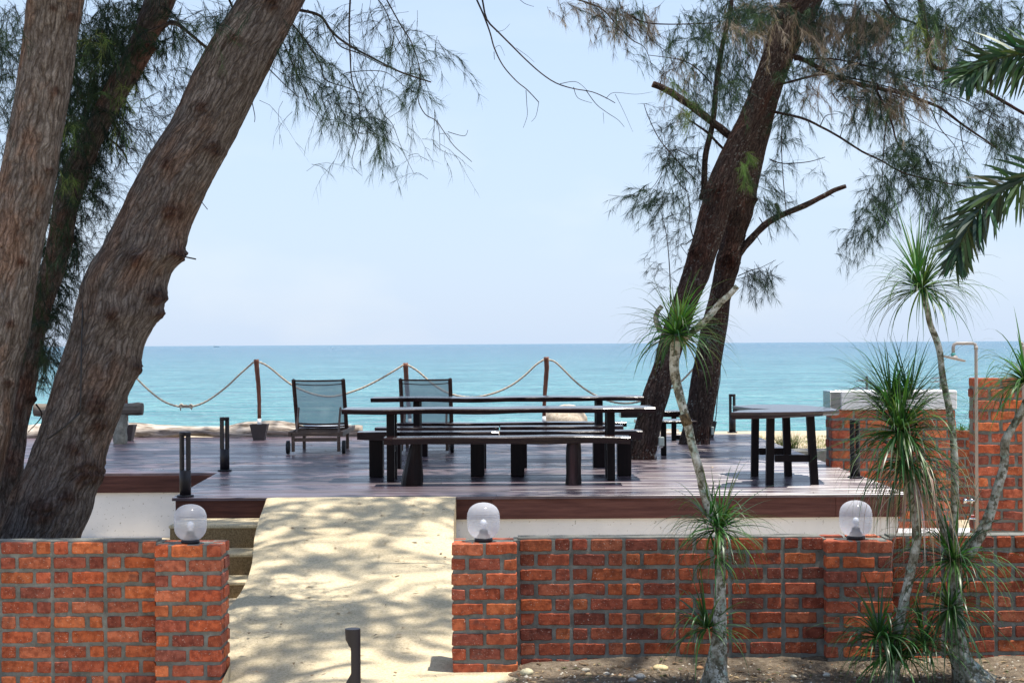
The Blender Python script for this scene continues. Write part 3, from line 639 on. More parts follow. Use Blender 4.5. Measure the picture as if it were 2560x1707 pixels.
# live-edge table at right
lt = thing('live_edge_table', 'dark live edge slab table with forked end on four post legs', 'table', (2.85, 19.0, HD))
poly = [(2.19, 18.07), (2.5, 18.04), (2.9, 18.10), (3.15, 18.25), (3.36, 18.48), (3.40, 19.0), (3.36, 19.6), (3.22, 20.05), (3.03, 20.32), (2.72, 20.3), (2.5, 20.03), (2.44, 19.95), (2.50, 19.55), (2.56, 19.15), (2.72, 18.95), (2.5, 18.78), (2.33, 18.6), (2.28, 18.4)]
q = MB(); N = len(poly); c = (2.9, 19.2); vs = []
for (s_, z) in ((0.98, 0.705), (1.0, 0.725), (1.0, 0.745), (0.985, 0.755)):
    for (x, y) in poly: vs.append((c[0] + (x - c[0]) * s_, c[1] + (y - c[1]) * s_, HD + z - 0.02 * (1 - sm(2.2, 3.2, x)) * (z < 0.71)))
fs = [(l * N + k, l * N + (k + 1) % N, (l + 1) * N + (k + 1) % N, (l + 1) * N + k) for l in range(3) for k in range(N)] + [tuple(range(3 * N, 4 * N)), tuple(range(N))]
q.add(vs, fs); o = obj('tabletop', q, dark_wood, lt)
for (xa, xb, yy) in ((X(1925, 18.4), X(1922, 18.4), 18.36), (X(2024, 18.4), X(2034, 18.4), 18.36), (X(1887, 19.6), X(1884, 19.6), 19.55), (X(1963, 19.6), X(1968, 19.6), 19.55)):
    q = MB(); h = 0.039; vs = [(xb + sx * h, yy + sy, HD + 0.002) for sx in (-1, 1) for sy in (0, 0.08)] + [(xa + sx * h, yy + sy, HD + 0.705) for sx in (-1, 1) for sy in (0, 0.08)]
    q.add(vs, [(0, 1, 3, 2), (4, 6, 7, 5), (0, 2, 6, 4), (1, 5, 7, 3), (0, 4, 5, 1), (2, 3, 7, 6)]); obj('leg', q, dark_post, lt)
    q = MB(); q.box(xb - .05, xb + .05, yy - .01, yy + .09, HD + 0.001, HD + 0.012); 
for (a, b, yy, z0) in ((X(1944, 18.4), X(2012, 18.4), 18.37, 0.235), (X(1904, 19.6), X(1948, 19.6), 19.56, 0.235)):
    q = MB(); q.box(a - 0.035, b + 0.035, yy + 0.003, yy + 0.06, HD + z0, HD + z0 + 0.07, (1, 1, 1), 0.003); obj('stretcher', q, dark_post, lt)

# ------------------------------------------------------------------ loungers
def lounger(label):
    t = thing('sun_lounger', label, 'sun lounger', (0, 0, 0), 'teak sun loungers facing the sea')
    Wd = 0.345; q = MB()
    for s in (-1, 1): q.box(s * Wd - 0.02, s * Wd + 0.02, -0.03, 1.86, 0.235, 0.30, (1, 1, 1), 0.004)
    for (y, z0, z1) in ((0.0, 0.24, 0.285), (0.42, 0.25, 0.29), (0.78, 0.25, 0.29), (1.80, 0.24, 0.29)): q.box(-Wd + 0.022, Wd - 0.022, y, y + 0.035, z0, z1, (1, 1, 1), 0.003)
    obj('frame', q, teak, t)
    for s in (-1, 1):
        for y in (0.0, 1.28):
            l = MB(); l.box(s * (Wd - 0.04) - 0.021, s * (Wd - 0.04) + 0.021, y, y + 0.05, 0.03 if y == 0 else 0.0, 0.235, (1, 1, 1), 0.003); obj('leg', l, teak, t)
    l = MB(); l.box(-Wd + 0.065, Wd - 0.065, 0.01, 0.04, 0.165, 0.215, (1, 1, 1), 0.003); obj('rear_rail', l, teak, t)
    for s in (-1, 1):
        wv = MB(); pr = [(0.02, -0.022), (0.086, -0.022), (0.09, -0.015), (0.09, 0.015), (0.086, 0.022), (0.02, 0.022)]; n = 26; cx = s * (Wd + 0.028)
        vs = [(cx + a, 0.025 + r * math.cos(2 * math.pi * k / n), 0.09 + r * math.sin(2 * math.pi * k / n)) for r, a in pr for k in range(n)]
        wv.add(vs, [(i * n + k, i * n + (k + 1) % n, (i + 1) * n + (k + 1) % n, (i + 1) * n + k) for i in range(5) for k in range(n)] + [tuple(range(n)), tuple(range(5 * n, 6 * n))]); obj('wheel', wv, rubber_m, t)
    bt, bb = Vector((0, 0.36, 0.985)), Vector((0, 0.80, 0.31))
    br = thing('tmp', 'x', 'x'); bpy.data.objects.remove(br)
    q = MB()
    for s in (-1, 1): q.tube([(s * (Wd - 0.006), bb.y, bb.z), (s * (Wd - 0.008), bt.y, bt.z)], 0.027, 4, smooth=False)
    def arc(v, z, r, sag): return [(-Wd + 0.02 + (2 * Wd - 0.04) * k / 10, bb.y + (bt.y - bb.y) * v, z - sag * math.sin(math.pi * k / 10)) for k in range(11)]
    q.tube(arc(0.985, 0.972, 0, 0.004), 0.013, 6); q.tube(arc(0.92, 0.925, 0, 0.018), 0.007, 6)
    for v, z in ((0.02, 0.335), (0.10, 0.375)): q.tube(arc(v, z, 0, 0.014), 0.014, 6)
    ob = obj('backrest', q, brown_wood, t)
    sg = MB(); n = 12; mm = 10
    vs = []
    for i in range(n + 1):
        u = i / n
        for k in range(mm + 1):
            x = -Wd + 0.03 + (2 * Wd - 0.06) * k / mm; v = 0.06 + 0.90 * u
            vs.append((x, bb.y + (bt.y - bb.y) * v + 0.012 * math.sin(math.pi * k / mm), bb.z + (bt.z - bb.z) * v))
    sg.add(vs, [(i * (mm + 1) + k, i * (mm + 1) + k + 1, (i + 1) * (mm + 1) + k + 1, (i + 1) * (mm + 1) + k) for i in range(n) for k in range(mm)], smooth=True)
    obj('back_sling', sg, sling_m, ob)
    sg = MB(); vs = [(x, y, 0.318 - 0.012 * (1 - (x / Wd) ** 2)) for y in (0.82, 1.3, 1.84) for x in (-Wd + .03, -.15, 0, .15, Wd - .03)]
    sg.add(vs, [(i * 5 + k, i * 5 + k + 1, i * 5 + k + 6, i * 5 + k + 5) for i in range(2) for k in range(4)]); obj('seat_sling', sg, white_slab, t)
    for s in (-1, 1):
        q = MB(); q.tube([(s * (Wd - 0.06), 0.50, 0.60), (s * (Wd - 0.062), 0.22, 0.27)], 0.015, 4, smooth=False); obj('strut', q, teak, t)
    return t
L0 = lounger('left teak lounger with raised grey mesh back facing the sea')
D_ = 24.05; L0.location = (X(788, D_), D_, HD + 0.001); L1 = copy_tree(L0); L1.location = (X(1059, D_), D_ + 0.05, HD + 0.001)
L1['label'] = 'right teak lounger with raised mesh back, behind the plank tables'

# ------------------------------------------------------------------ rope posts and ropes
def stake(name, label, pts, D, mtop):
    base = P(pts[-1][0], 1099, D); base.z = HD
    t = thing(name, label, 'rope post', base, 'wooden rope posts along the sea edge of the deck')
    w3 = [P(x, y, D) for x, y in pts]; zp = HD + 0.245
    m_ = MB(); rad = [0.040 - 0.012 * i / (len(pts) - 1) for i in range(len(pts))]
    path = []; rads = []
    for i in range(len(w3) - 1):
        for k in range(5): path.append(w3[i].lerp(w3[i + 1], k / 5)); rads.append(rad[i] + (rad[i + 1] - rad[i]) * k / 5 + 0.002 * math.sin(i * 3 + k * 1.7))
    path.append(w3[-1]); rads.append(rad[-1]); m_.tube(path, rads, 12); obj('post', m_, stake_m, t)
    bx, by = w3[-1].x, D
    m_ = MB(); m_.tube([(w3[-1].x, by, w3[-1].z - 0.001), (bx, by, HD + 0.20)], 0.031, 14); obj('sleeve', m_, wht_p, t)
    m_ = MB(); n = 4; vs = []
    for (h, z) in ((0.085, 0.0), (0.132, 0.235), (0.136, 0.245), (0.118, 0.245), (0.11, 0.20)):
        for (a, b) in ((-1, -1), (1, -1), (1, 1), (-1, 1)): vs.append((bx + a * h, by + b * h, HD + 0.001 + z))
    m_.add(vs, [(i * 4 + k, i * 4 + (k + 1) % 4, (i + 1) * 4 + (k + 1) % 4, (i + 1) * 4 + k) for i in range(4) for k in range(4)] + [(0, 1, 2, 3), (16, 17, 18, 19)]); obj('pot', m_, pot_m, t)
    return t
DP = 27.7
stake('rope_post', 'rope post in a square pot beside the stone legged log bench', [(309, 900), (313, 960), (315, 1010), (316.5, 1052)], DP, 0)
stake('rope_post', 'leaning red rope post in a square pot left of the loungers', [(640.5, 898), (643, 930), (646, 960), (648, 1000), (648.5, 1046)], DP, 0)
stake('rope_post', 'red rope post half hidden behind the right lounger', [(1013.8, 907), (1016, 950), (1020, 1000), (1024.5, 1046)], DP, 0)
stake('rope_post', 'crooked red rope post in front of the boulder', [(1365.5, 892), (1367, 920), (1364, 960), (1361, 1000), (1360, 1040)], DP, 0)
stake('rope_post', 'rope post hidden behind the rear leaning trunk', [(1768, 885), (1768, 930), (1768, 1040)], DP, 0)
def cat(pts, n=70):
    pts = [Vector(p) for p in pts]; out = []
    for i in range(len(pts) - 1):
        p0, p1, p2, p3 = pts[max(i - 1, 0)], pts[i], pts[i + 1], pts[min(i + 2, len(pts) - 1)]
        k = max(2, int(n / (len(pts) - 1)))
        for j in range(k):
            u = j / k; out.append(0.5 * ((2 * p1) + (p2 - p0) * u + (2 * p0 - 5 * p1 + 4 * p2 - p3) * u * u + (3 * p1 - p0 - 3 * p2 + p3) * u ** 3))
    out.append(pts[-1]); return out
def rope(label, px):
    path = cat([P(x, y, DP - 0.045 if 0 < i < len(px) - 1 else DP - 0.04) for i, (x, y) in enumerate(px)], 190)
    m_ = MB(); r0 = 0.0140
    m_.tube(path, r0, 12, True, lambda q, p: 0.0030 * math.cos(3 * math.atan2(q.y, q.x) + q.z * 95))
    o = obj('rope', m_, rope_m); o['label'] = label; o['category'] = 'rope'; o['group'] = 'ropes strung between the posts'; return m_
rope('knotted rope between the trunk and the leftmost visible post', [(312, 903), (335, 938), (380, 982), (420, 1008), (465, 1017), (510, 1006), (560, 972), (600, 935), (634, 905)])
rope('rope sagging behind the left lounger', [(648, 905), (672, 917), (722, 957), (760, 977), (800, 989), (840, 990), (897, 973), (940, 953), (980, 930), (1009, 912)])
rope('rope sagging behind the right lounger and between the middle posts', [(1019, 912), (1045, 928), (1085, 962), (1125, 984), (1178, 993), (1230, 984), (1275, 965), (1310, 940), (1340, 912), (1360, 899)])
rope('rope running from the crooked post to behind the leaning trunk', [(1371, 899), (1392, 908), (1437, 952), (1465, 974), (1493, 990), (1530, 1004), (1563, 1008), (1600, 1003), (1650, 985), (1698, 957), (1736, 919), (1764, 890)])
kn = MB()
for (x, y, r) in ((453, 1014, 0.030), (477, 1015, 0.030)):
    c = P(x, y, DP - 0.05); pts = [c + Vector((0.022 * math.cos(a * 1.3) , 0.012 * math.sin(a * 2), r * 0.8 * math.sin(a * 1.3))) for a in np.linspace(0, 9, 40)]
    kn.tube(pts, 0.012, 7)
kn.tube([P(448, 1015, DP - .05), P(465, 1013, DP - .055), P(483, 1017, DP - .05)], 0.014, 7)
kn.tube([P(450, 1014, DP - .05), P(452, 1026, DP - .055)], 0.009, 6); kn.tube([P(480, 1014, DP - .05), P(479, 1024, DP - .055)], 0.009, 6)
o = obj('rope_knot', kn, rope_m); tagit(o, 'frayed double knot at the low point of the left rope', 'knot')

# ------------------------------------------------------------------ driftwood, boulder, log bench, curb, grass
def log(label, x0, x1, D, z, r, seed, name='driftwood_log', mt=drift_m, bend=0.05, n=60, cat_='log', group=None):
    t = MB(); pts = []; rad = []
    for i in range(n + 1):
        u = i / n; x = x0 + (x1 - x0) * u
        pts.append((x, D + 0.12 * noise.noise(Vector((x * 0.5, seed, 0))), z + bend * noise.noise(Vector((x * 0.9, seed + 3, 0)))))
        rad.append(r * (1 + 0.5 * noise.noise(Vector((x * 0.9, seed + 6, 0)))) * (1 if 0 < i < n else 0.8))
    t.tube(pts, rad, 22, True, lambda q, p: r * 0.75 * noise.noise(Vector((q.x * 9, q.y * 9, q.z * 0.8 + seed))) + r * 0.15 * noise.noise(Vector((q.x * 30, q.y * 30, q.z * 3))))
    o = obj(name, t, mt); tagit(o, label, cat_, group); return o
log('long pale driftwood log along the back edge of the deck at left', X(-260, 28.7), X(905, 28.7), 28.78, 0.80, 0.115, 1, bend=0.10, n=110, group='driftwood logs along the back of the deck')
log('low driftwood log behind the tables at the deck edge', X(915, 28.8), X(1697, 28.8), 28.9, 0.70, 0.10, 7, bend=0.04, n=80, group='driftwood logs along the back of the deck')
tw = MB(); 
for k in range(160):
    a = P(random.uniform(585, 640), 1077, 28.85); L = random.uniform(0.05, 0.2); an = random.uniform(-.5, .5)
    tw.tube([a, a + Vector((L * math.cos(an), random.uniform(-.1, .1), abs(L * math.sin(an)) * 0.5 + random.uniform(0, .03)))], 0.003, 3)
o = obj('dry_twigs', tw, stake_m); tagit(o, 'small heap of reddish dry twigs behind the driftwood log', 'twigs', kind='stuff')
bo = MB(); n = 30; vs = []; c = P(1414, 1048, 29.6)
for i in range(n + 1):
    for k in range(n):
        th, ph = math.pi * i / n, 2 * math.pi * k / n; d = Vector((math.sin(th) * math.cos(ph), math.sin(th) * math.sin(ph), math.cos(th)))
        rr_ = 1 + 0.12 * noise.noise(d * 1.3 + Vector((3, 1, 0))) + 0.02 * noise.noise(d * 7)
        vs.append(c + Vector((d.x * 0.37, d.y * 0.35, d.z * 0.255 - 0.02)) * rr_)
bo.add(vs, [(i * n + k, i * n + (k + 1) % n, (i + 1) * n + (k + 1) % n, (i + 1) * n + k) for i in range(n) for k in range(n)], smooth=True)
o = obj('boulder', bo, boulder_m); tagit(o, 'rounded pale sandy boulder on the beach behind the crooked post', 'boulder')
# log bench at left
t = thing('log_bench', 'rustic bench of split grey log on stone legs behind left trunk', 'bench', (X(215, 26.7), 26.8, HD))
s_ = MB(); pts = [(X(78 + 273 * i / 20, 26.7), 26.85, HD + 0.515 + 0.012 * noise.noise(Vector((i * .4, 2, 0)))) for i in range(21)]
s_.tube(pts, [0.088 * (1 + 0.15 * noise.noise(Vector((i * .5, 5, 0)))) for i in range(21)], 14, True, lambda q, p: 0.014 * noise.noise(Vector((q.x * 20, q.y * 20, q.z * 2)))); obj('seat', s_, M_wood('grey_log', (0.075, 0.06, 0.05), (0.26, 0.22, 0.18), 0.85, 0, 0.2), t)
for (a, b) in ((100, 132), (279, 309)):
    s_ = MB(); vs = []; n = 14
    for i in range(9):
        u = i / 8
        for k in range(n):
            ph = 2 * math.pi * k / n; d = 1 + 0.25 * noise.noise(Vector((math.cos(ph), math.sin(ph), u * 3 + a)))
            vs.append((X((a + b) / 2, 26.7) + 0.10 * d * math.cos(ph), 26.85 + 0.13 * d * math.sin(ph), HD + 0.44 * (1 - u) + 0.001))
    s_.add(vs, [(i * n + k, i * n + (k + 1) % n, (i + 1) * n + (k + 1) % n, (i + 1) * n + k) for i in range(8) for k in range(n)] + [tuple(range(n)), tuple(range(8 * n, 9 * n))]); obj('leg', s_, stone_m, t)
cb = MB(); cb.box(3.86, 6.6, 26.3, 26.85, -0.1, 0.615, (1, 1, 1), 0.01); tagit(obj('concrete_curb', cb, concrete_m), 'low grey concrete curb wall beyond the live edge table', 'curb')

def blades(base, n, spread, L, W, col, up=1.0, curve=0.7, rs=0.0, seg=4, cb_=0.25):
    V = []; T = []; C = []
    for i in range(n):
        b = Vector(base) + Vector((random.uniform(-rs, rs), random.uniform(-rs, rs) * .7, 0)); a = random.uniform(0, 6.283); tl = random.uniform(0.15, 1) * spread
        d = Vector((math.cos(a) * tl, math.sin(a) * tl, up)).normalized(); l = L * random.uniform(.5, 1.1); sd = d.cross(Vector((0, 0, 1)) if abs(d.z) < .98 else Vector((1, 0, 0))).normalized()
        sd = (sd + Vector((random.uniform(-.4, .4), random.uniform(-.4, .4), random.uniform(-.4, .4)))).normalized()
        k0 = len(V); p = b.copy(); c = tuple(x * random.uniform(1 - cb_, 1 + cb_) for x in random.choice(col)); wv = W * random.uniform(.7, 1.2)
        for s in range(seg + 1):
            u = s / seg; ww = wv * (1 - u ** 1.6) + 0.0006; V += [p - sd * ww / 2, p + sd * ww / 2]; C += [c, c]
            d = (d + Vector((0, 0, -curve * (0.3 + u) / seg))).normalized(); p = p + d * l / seg
        for s in range(seg): a0 = k0 + 2 * s; T += [(a0, a0 + 1, a0 + 3), (a0, a0 + 3, a0 + 2)]
    return np.array([tuple(v) for v in V], dtype=np.float32), np.array(T, dtype=np.int32), np.array(C, dtype=np.float32)
def cat_np(parts):
    parts = [p for p in parts if len(p[0])]; off = 0; V, T, C = [], [], []
    for v, t, c in parts: V.append(v); T.append(t + off); C.append(c); off += len(v)
    return np.concatenate(V), np.concatenate(T), np.concatenate(C)
GRS = [(0.16, 0.17, 0.05), (0.24, 0.22, 0.08), (0.10, 0.15, 0.04), (0.33, 0.28, 0.14)]
parts = []
for k in range(900):
    x, y = random.uniform(3.9, 6.5), random.uniform(26.95, 31.5); parts.append(blades((x, y, gz(x, y)), 5, 0.9, 0.06, 0.006, GRS, rs=0.05, seg=2))
o = obj('beach_grass', cat_np(parts), strap_m); tagit(o, 'short dry yellow green grass on the sand behind the curb', 'grass', kind='stuff')
for (px, lb) in ((1955, 'bright green grass tuft between the slab table legs at left'), (1985, 'bright green grass tuft behind the rear leg of slab table')):
    b = P(px, 1112, 27.6); b.z = gz(b.x, b.y); o = obj('grass_tuft', blades(b, 70, 0.75, 0.36, 0.008, GRS[:3], rs=0.04, seg=4), strap_m); tagit(o, lb, 'grass')

# ------------------------------------------------------------------ shower block at right
sb_ = thing('shower_block', 'brick shower block with white slab top beside the deck', 'brick block', (4.5, 21, 0))
def brick_box(name, parent, x0, x1, yf, dep, zb, zt, tint, cp=0.117, left=True):
    global CP, BH, SL, HL; o_ = (CP, BH, SL, HL); CP, BH, SL, HL = cp, cp * 0.73, cp * 2.1, cp * 0.92
    a, b = MB(), MB(); nn = int((zt - zb) / cp) + 1
    for c, (z0, z1) in enumerate(courses(zt, nn)):
        x = x0 - (SL * 0.5 if c % 2 else 0); 
        while x < x1 - 0.03:
            e0, e1 = max(x, x0 + random.uniform(-.004, .004)), min(x + SL, x1)
            if e1 - e0 > 0.04: brick(a, Vector((0, yf, 0)), UX, NF, e0, e1, z0, z1, 0.09, tint, 0.004)
            x += SL + 0.025
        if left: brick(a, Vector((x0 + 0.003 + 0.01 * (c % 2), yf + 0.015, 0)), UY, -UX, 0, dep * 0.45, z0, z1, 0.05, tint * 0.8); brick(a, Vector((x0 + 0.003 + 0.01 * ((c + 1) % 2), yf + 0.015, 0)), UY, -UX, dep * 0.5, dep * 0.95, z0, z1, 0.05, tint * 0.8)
    b.box(x0 + 0.012, x1 - 0.004, yf + 0.009, yf + dep - 0.01, zb, zt - 0.002)
    p_ = obj(name, a, brick_m, parent); q_ = obj('mortar', b, mortar_m, p_); CP, BH, SL, HL = o_; return p_
YB = 20.9; bx0, bx1 = X(2078, YB), X(2388, YB)
brick_box('brickwork', sb_, bx0, bx1, YB, 0.45, -0.05, 1.405, 1.0)
q = MB(); q.box(bx0 + 0.10, bx1 + 0.01, YB - 0.04, YB + 0.46, 1.412, 1.632, (1, 1, 1), 0.012); obj('slab', q, white_slab, sb_)
q = MB(); q.box(bx0 - 0.02, bx0 + 0.098, YB - 0.035, YB + 0.455, 1.412, 1.630, (1, 1, 1), 0.004); obj('end_panel', q, steel_m, sb_)
YR = 22.2; rw = thing('recessed_brick_wall', 'low shaded brick wall set back between the two brick blocks', 'wall', (X(2420, YR), YR, 0))
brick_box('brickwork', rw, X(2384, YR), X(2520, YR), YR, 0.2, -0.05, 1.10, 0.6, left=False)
o = obj('small_shrub', blades((X(2418, YR), YR + 0.1, 1.10), 60, 1.6, 0.10, 0.022, [(0.05, 0.12, 0.03), (0.08, 0.17, 0.05)], rs=0.13, seg=3), strap_m); tagit(o, 'small green leafy plant on top of the recessed brick wall', 'plant')
YT = 16.0; tw_ = thing('tall_brick_wall', 'tall red brick wall at the right edge carrying the shower pipe', 'wall', (X(2540, YT), YT, 0))
brick_box('brickwork', tw_, X(2441, YT), X(2760, YT), YT, 0.32, -0.05, 1.87, 0.95, 0.0985, True)
q = MB(); q.box(X(2230, 20), X(2500, 20), 17.2, 20.8, -0.02, 0.045); tagit(obj('shower_floor', q, white_slab), kind='structure')
def shower(name, label, px, D, ytop, arm_px, arm=True, group='outdoor shower pipes'):
    b = P(px, 1300, D); b.z = 0.05; t = thing(name, label, 'shower', b, group)
    top = P(px, ytop, D); r = 0.0145 * (D / 15.9) ; x = top.x
    q = MB(); q.tube([(x, D, 0.05), (x, D, top.z - 0.03), (x - 0.008, D, top.z - 0.008), (x - 0.03, D, top.z)] + ([(x - arm_px * D / F + 0.03, D, top.z), (x - arm_px * D / F + 0.008, D, top.z - 0.01), (x - arm_px * D / F, D, top.z - 0.03), (x - arm_px * D / F, D, top.z - 0.085)] if arm else []), r, 14)
    q.tube([(x, D, top.z - 0.055), (x, D, top.z - 0.025)], r * 1.25, 14)
    obj('pipe', q, pipe_m, t)
    if arm:
        ax = x - arm_px * D / F; q = MB().lathe([(0.02, -0.03), (0.022, 0), (0.018, 0.002)], 14, (ax, D, top.z - 0.088)); obj('coupling', q, teal_m, t)
        q = MB(); M = Matrix.Translation((ax + 0.01, D, top.z - 0.135)) @ Matrix.Rotation(R(14), 4, 'Y')
        n = 28; vs = [M @ Vector((r_ * math.cos(2 * math.pi * k / n), r_ * math.sin(2 * math.pi * k / n), z)) for r_, z in ((0.02, 0.03), (0.03, 0.014), (0.098, 0.008), (0.10, 0.0), (0.098, -0.006), (0.02, -0.007)) for k in range(n)]
        q.add(vs, [(i * n + k, i * n + (k + 1) % n, (i + 1) * n + (k + 1) % n, (i + 1) * n + k) for i in range(5) for k in range(n)] + [tuple(range(n)), tuple(range(5 * n, 6 * n))]); obj('shower_head', q, pipe_m, t)
    return t
s1 = shower('outdoor_shower', 'grey outdoor shower pipe with round head on the brick wall corner', 2440, 15.94, 858, 57)
shower('outdoor_shower', 'second grey shower pipe at the right edge above the brick wall', 2558, 15.94, 856, 57, False)
c = P(2420, 1251, 15.9); q = MB(); q.tube([c + Vector((0.06, 0.0, 0)), c + Vector((-0.01, 0.0, 0))], 0.010, 10); q.tube([c + Vector((-0.045, -0.01, 0)), c + Vector((-0.012, -0.01, 0))], 0.022, 12); q.tube([c + Vector((0.01, -0.02, 0)), c + Vector((0.03, -0.02, 0))], [0.018, 0.03], 12); obj('valve', q, steel_m, s1)
c = P(2432, 1296, 15.9); q = MB(); q.tube([c + Vector((0.03, 0, 0)), c + Vector((-0.03, 0, 0)), c + Vector((-0.038, 0, -0.008)), c + Vector((-0.04, 0, -0.035))], 0.009, 10); f_ = obj('faucet', q, steel_m, s1)
q = MB(); q.box(c.x - 0.018, c.x + 0.012, c.y - 0.008, c.y + 0.008, c.z + 0.012, c.z + 0.035, (1, 1, 1), 0.003); obj('handle', q, red_m, f_)
def small_shower(px, yt, heads, label):
    D = 23.2; top = P(px, yt, D); t = thing('shower_post', label, 'shower', (top.x, D, 0), 'small shower posts behind the brick block')
    q = MB(); q.tube([(top.x, D, 0), (top.x, D, top.z)], 0.017, 10); obj('pipe', q, pipe_m, t)
    for (hx, hy) in heads:
        h = P(hx, hy, D); q = MB(); q.tube([h, (top.x, D, h.z)], 0.008, 8); q.lathe([(0.012, 0.012), (0.05, 0.008), (0.052, 0), (0.01, -0.004)], 18, (h.x, D, h.z - 0.012)); obj('shower_head', q, white_slab, t)
small_shower(2167, 940, [(2149, 950), (2132, 970)], 'thin post with two small white shower heads behind the block')
small_shower(2352, 942, [(2335, 953), (2338, 944)], 'thin post with small white shower heads behind the tall stem')

# ------------------------------------------------------------------ casuarina trees
def interp(rows, ys):
    rows = sorted(rows); a = np.array(rows, dtype=float); return np.interp(ys, a[:, 0], a[:, 1]), np.interp(ys, a[:, 0], a[:, 2])
def smooth(v, k=5):
    q = np.pad(v, k, mode='edge'); return np.convolve(q, np.ones(2 * k + 1) / (2 * k + 1), 'valid')
def trunk(parent, rows, D, mt, knots=(), y0=-400, y1=1700, res=72, amp=1.0, lean=0.0, top_px=None, sk=4, step=5.0, seed=0):
    ys = np.arange(y1, y0, -step); xl, xr = interp(rows, ys); xl, xr = smooth(xl, sk), smooth(xr, sk)
    ctr = []; rad = []
    for y, a, b in zip(ys, xl, xr):
        d = D + lean * (y1 - y) / 1000; ctr.append(P((a + b) / 2, y, d)); rad.append((b - a) / 2 * d / F * (0.955 if D > 20 else 0.985))
    kn_ = [(P(x, y, D) , r * D / F, am) for (x, y, r, am) in knots]
    def disp(q, p):
        v = Vector((q.x * 7, q.y * 7, q.z * 1.1 + seed)); a = 1 - abs(noise.noise(v)) * 2
        d = amp * (0.018 * (a - 0.6) + 0.018 * (0.4 - abs(noise.noise(Vector((q.x * 17, q.y * 17, q.z * 2.0 + seed))))) + 0.009 * noise.noise(Vector((q.x * 34, q.y * 34, q.z * 4 + seed))) + 0.010 * noise.noise(Vector((q.x * 1.5, q.y * 1.5, q.z * 1.3 + seed)))
                   + 0.006 * noise.noise(Vector((q.x * 60, q.y * 60, q.z * 9))))
        for (c, r, am) in kn_:
            dd = math.hypot(p.x - c.x, (p.z - c.z))
            if dd < r * 2.2 and p.y < D + 0.06: g = math.exp(-(dd / r) ** 2 * 1.3); d += g * am * 0.95 * (1 + 1.1 * noise.noise(p * 34)) + 0.007 * g * math.sin(dd / r * 14 + 3 * noise.noise(p * 12))
        return d
    def colf(q, p):
        k = 1.0; rr_ = 0
        for (c, r, am) in kn_:
            dd = math.hypot(p.x - c.x, p.z - c.z)
            if dd < r * 1.6 and p.y < D + 0.06: rr_ = max(rr_, math.exp(-(dd / (r * .8)) ** 2))
        w_ = max(0, min(1, rr_ * (1.3 + 1.6 * noise.noise(p * 34))))
        return (1 - 0.48 * w_, 1 - 0.62 * w_, 1 - 0.66 * w_)
    m_ = MB(); m_.tube(ctr, rad, res, True, disp, colf=colf, horizontal=True, ysc=0.9); return obj('trunk', m_, mt, parent)
def branch(parent, pts, D, r0, r1, mt, n=40, name='branch', sd=8, cut=False, lean=0):
    m_ = len(pts); w3 = [P(x, y, D + lean * i / m_) for i, (x, y) in enumerate(pts)]; path = cat(w3, n); k = len(path)
    rad = [r0 + (r1 - r0) * i / (k - 1) for i in range(k)]
    q = MB(); q.tube(path, rad, sd, True, (lambda s, p: 0.14 * r0 * noise.noise(Vector((s.x * 30, s.y * 30, s.z * 9)))) if sd > 5 else None); return q
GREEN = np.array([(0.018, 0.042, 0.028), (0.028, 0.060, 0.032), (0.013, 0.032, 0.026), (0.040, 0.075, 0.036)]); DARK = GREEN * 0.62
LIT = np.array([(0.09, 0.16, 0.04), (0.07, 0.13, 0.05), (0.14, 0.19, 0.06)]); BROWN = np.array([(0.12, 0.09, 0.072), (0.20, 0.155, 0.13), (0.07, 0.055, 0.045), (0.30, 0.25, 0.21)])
GREY = np.array([(0.030, 0.042, 0.040), (0.022, 0.032, 0.030)])
PALS = {'g': GREEN, 'd': DARK, 'l': LIT, 'b': BROWN, 'y': GREY}
def unit(v): return v / np.maximum(np.linalg.norm(v, axis=-1, keepdims=True), 1e-9)
def needles(S, Dr, L, W, C, curve=0.35):
    n = len(S); r = rng.normal(size=(n, 3)); sd = unit(np.cross(Dr, r)); g = np.zeros((n, 3)); g[:, 2] = -1
    L = L[:, None]; W = W[:, None]
    m_ = S + Dr * L * .5 + g * L * curve * .12; e = S + Dr * L * .96 + g * L * curve * .5
    V = np.stack([S - sd * W * .5, S + sd * W * .5, m_ - sd * W * .42, m_ + sd * W * .42, e], axis=1).reshape(-1, 3)
    b = (np.arange(n) * 5)[:, None]; T = np.concatenate([b + [0, 1, 3], b + [0, 3, 2], b + [2, 3, 4]], axis=0)
    return V.astype(np.float32), T.astype(np.int32), np.repeat(C, 5, axis=0).astype(np.float32)
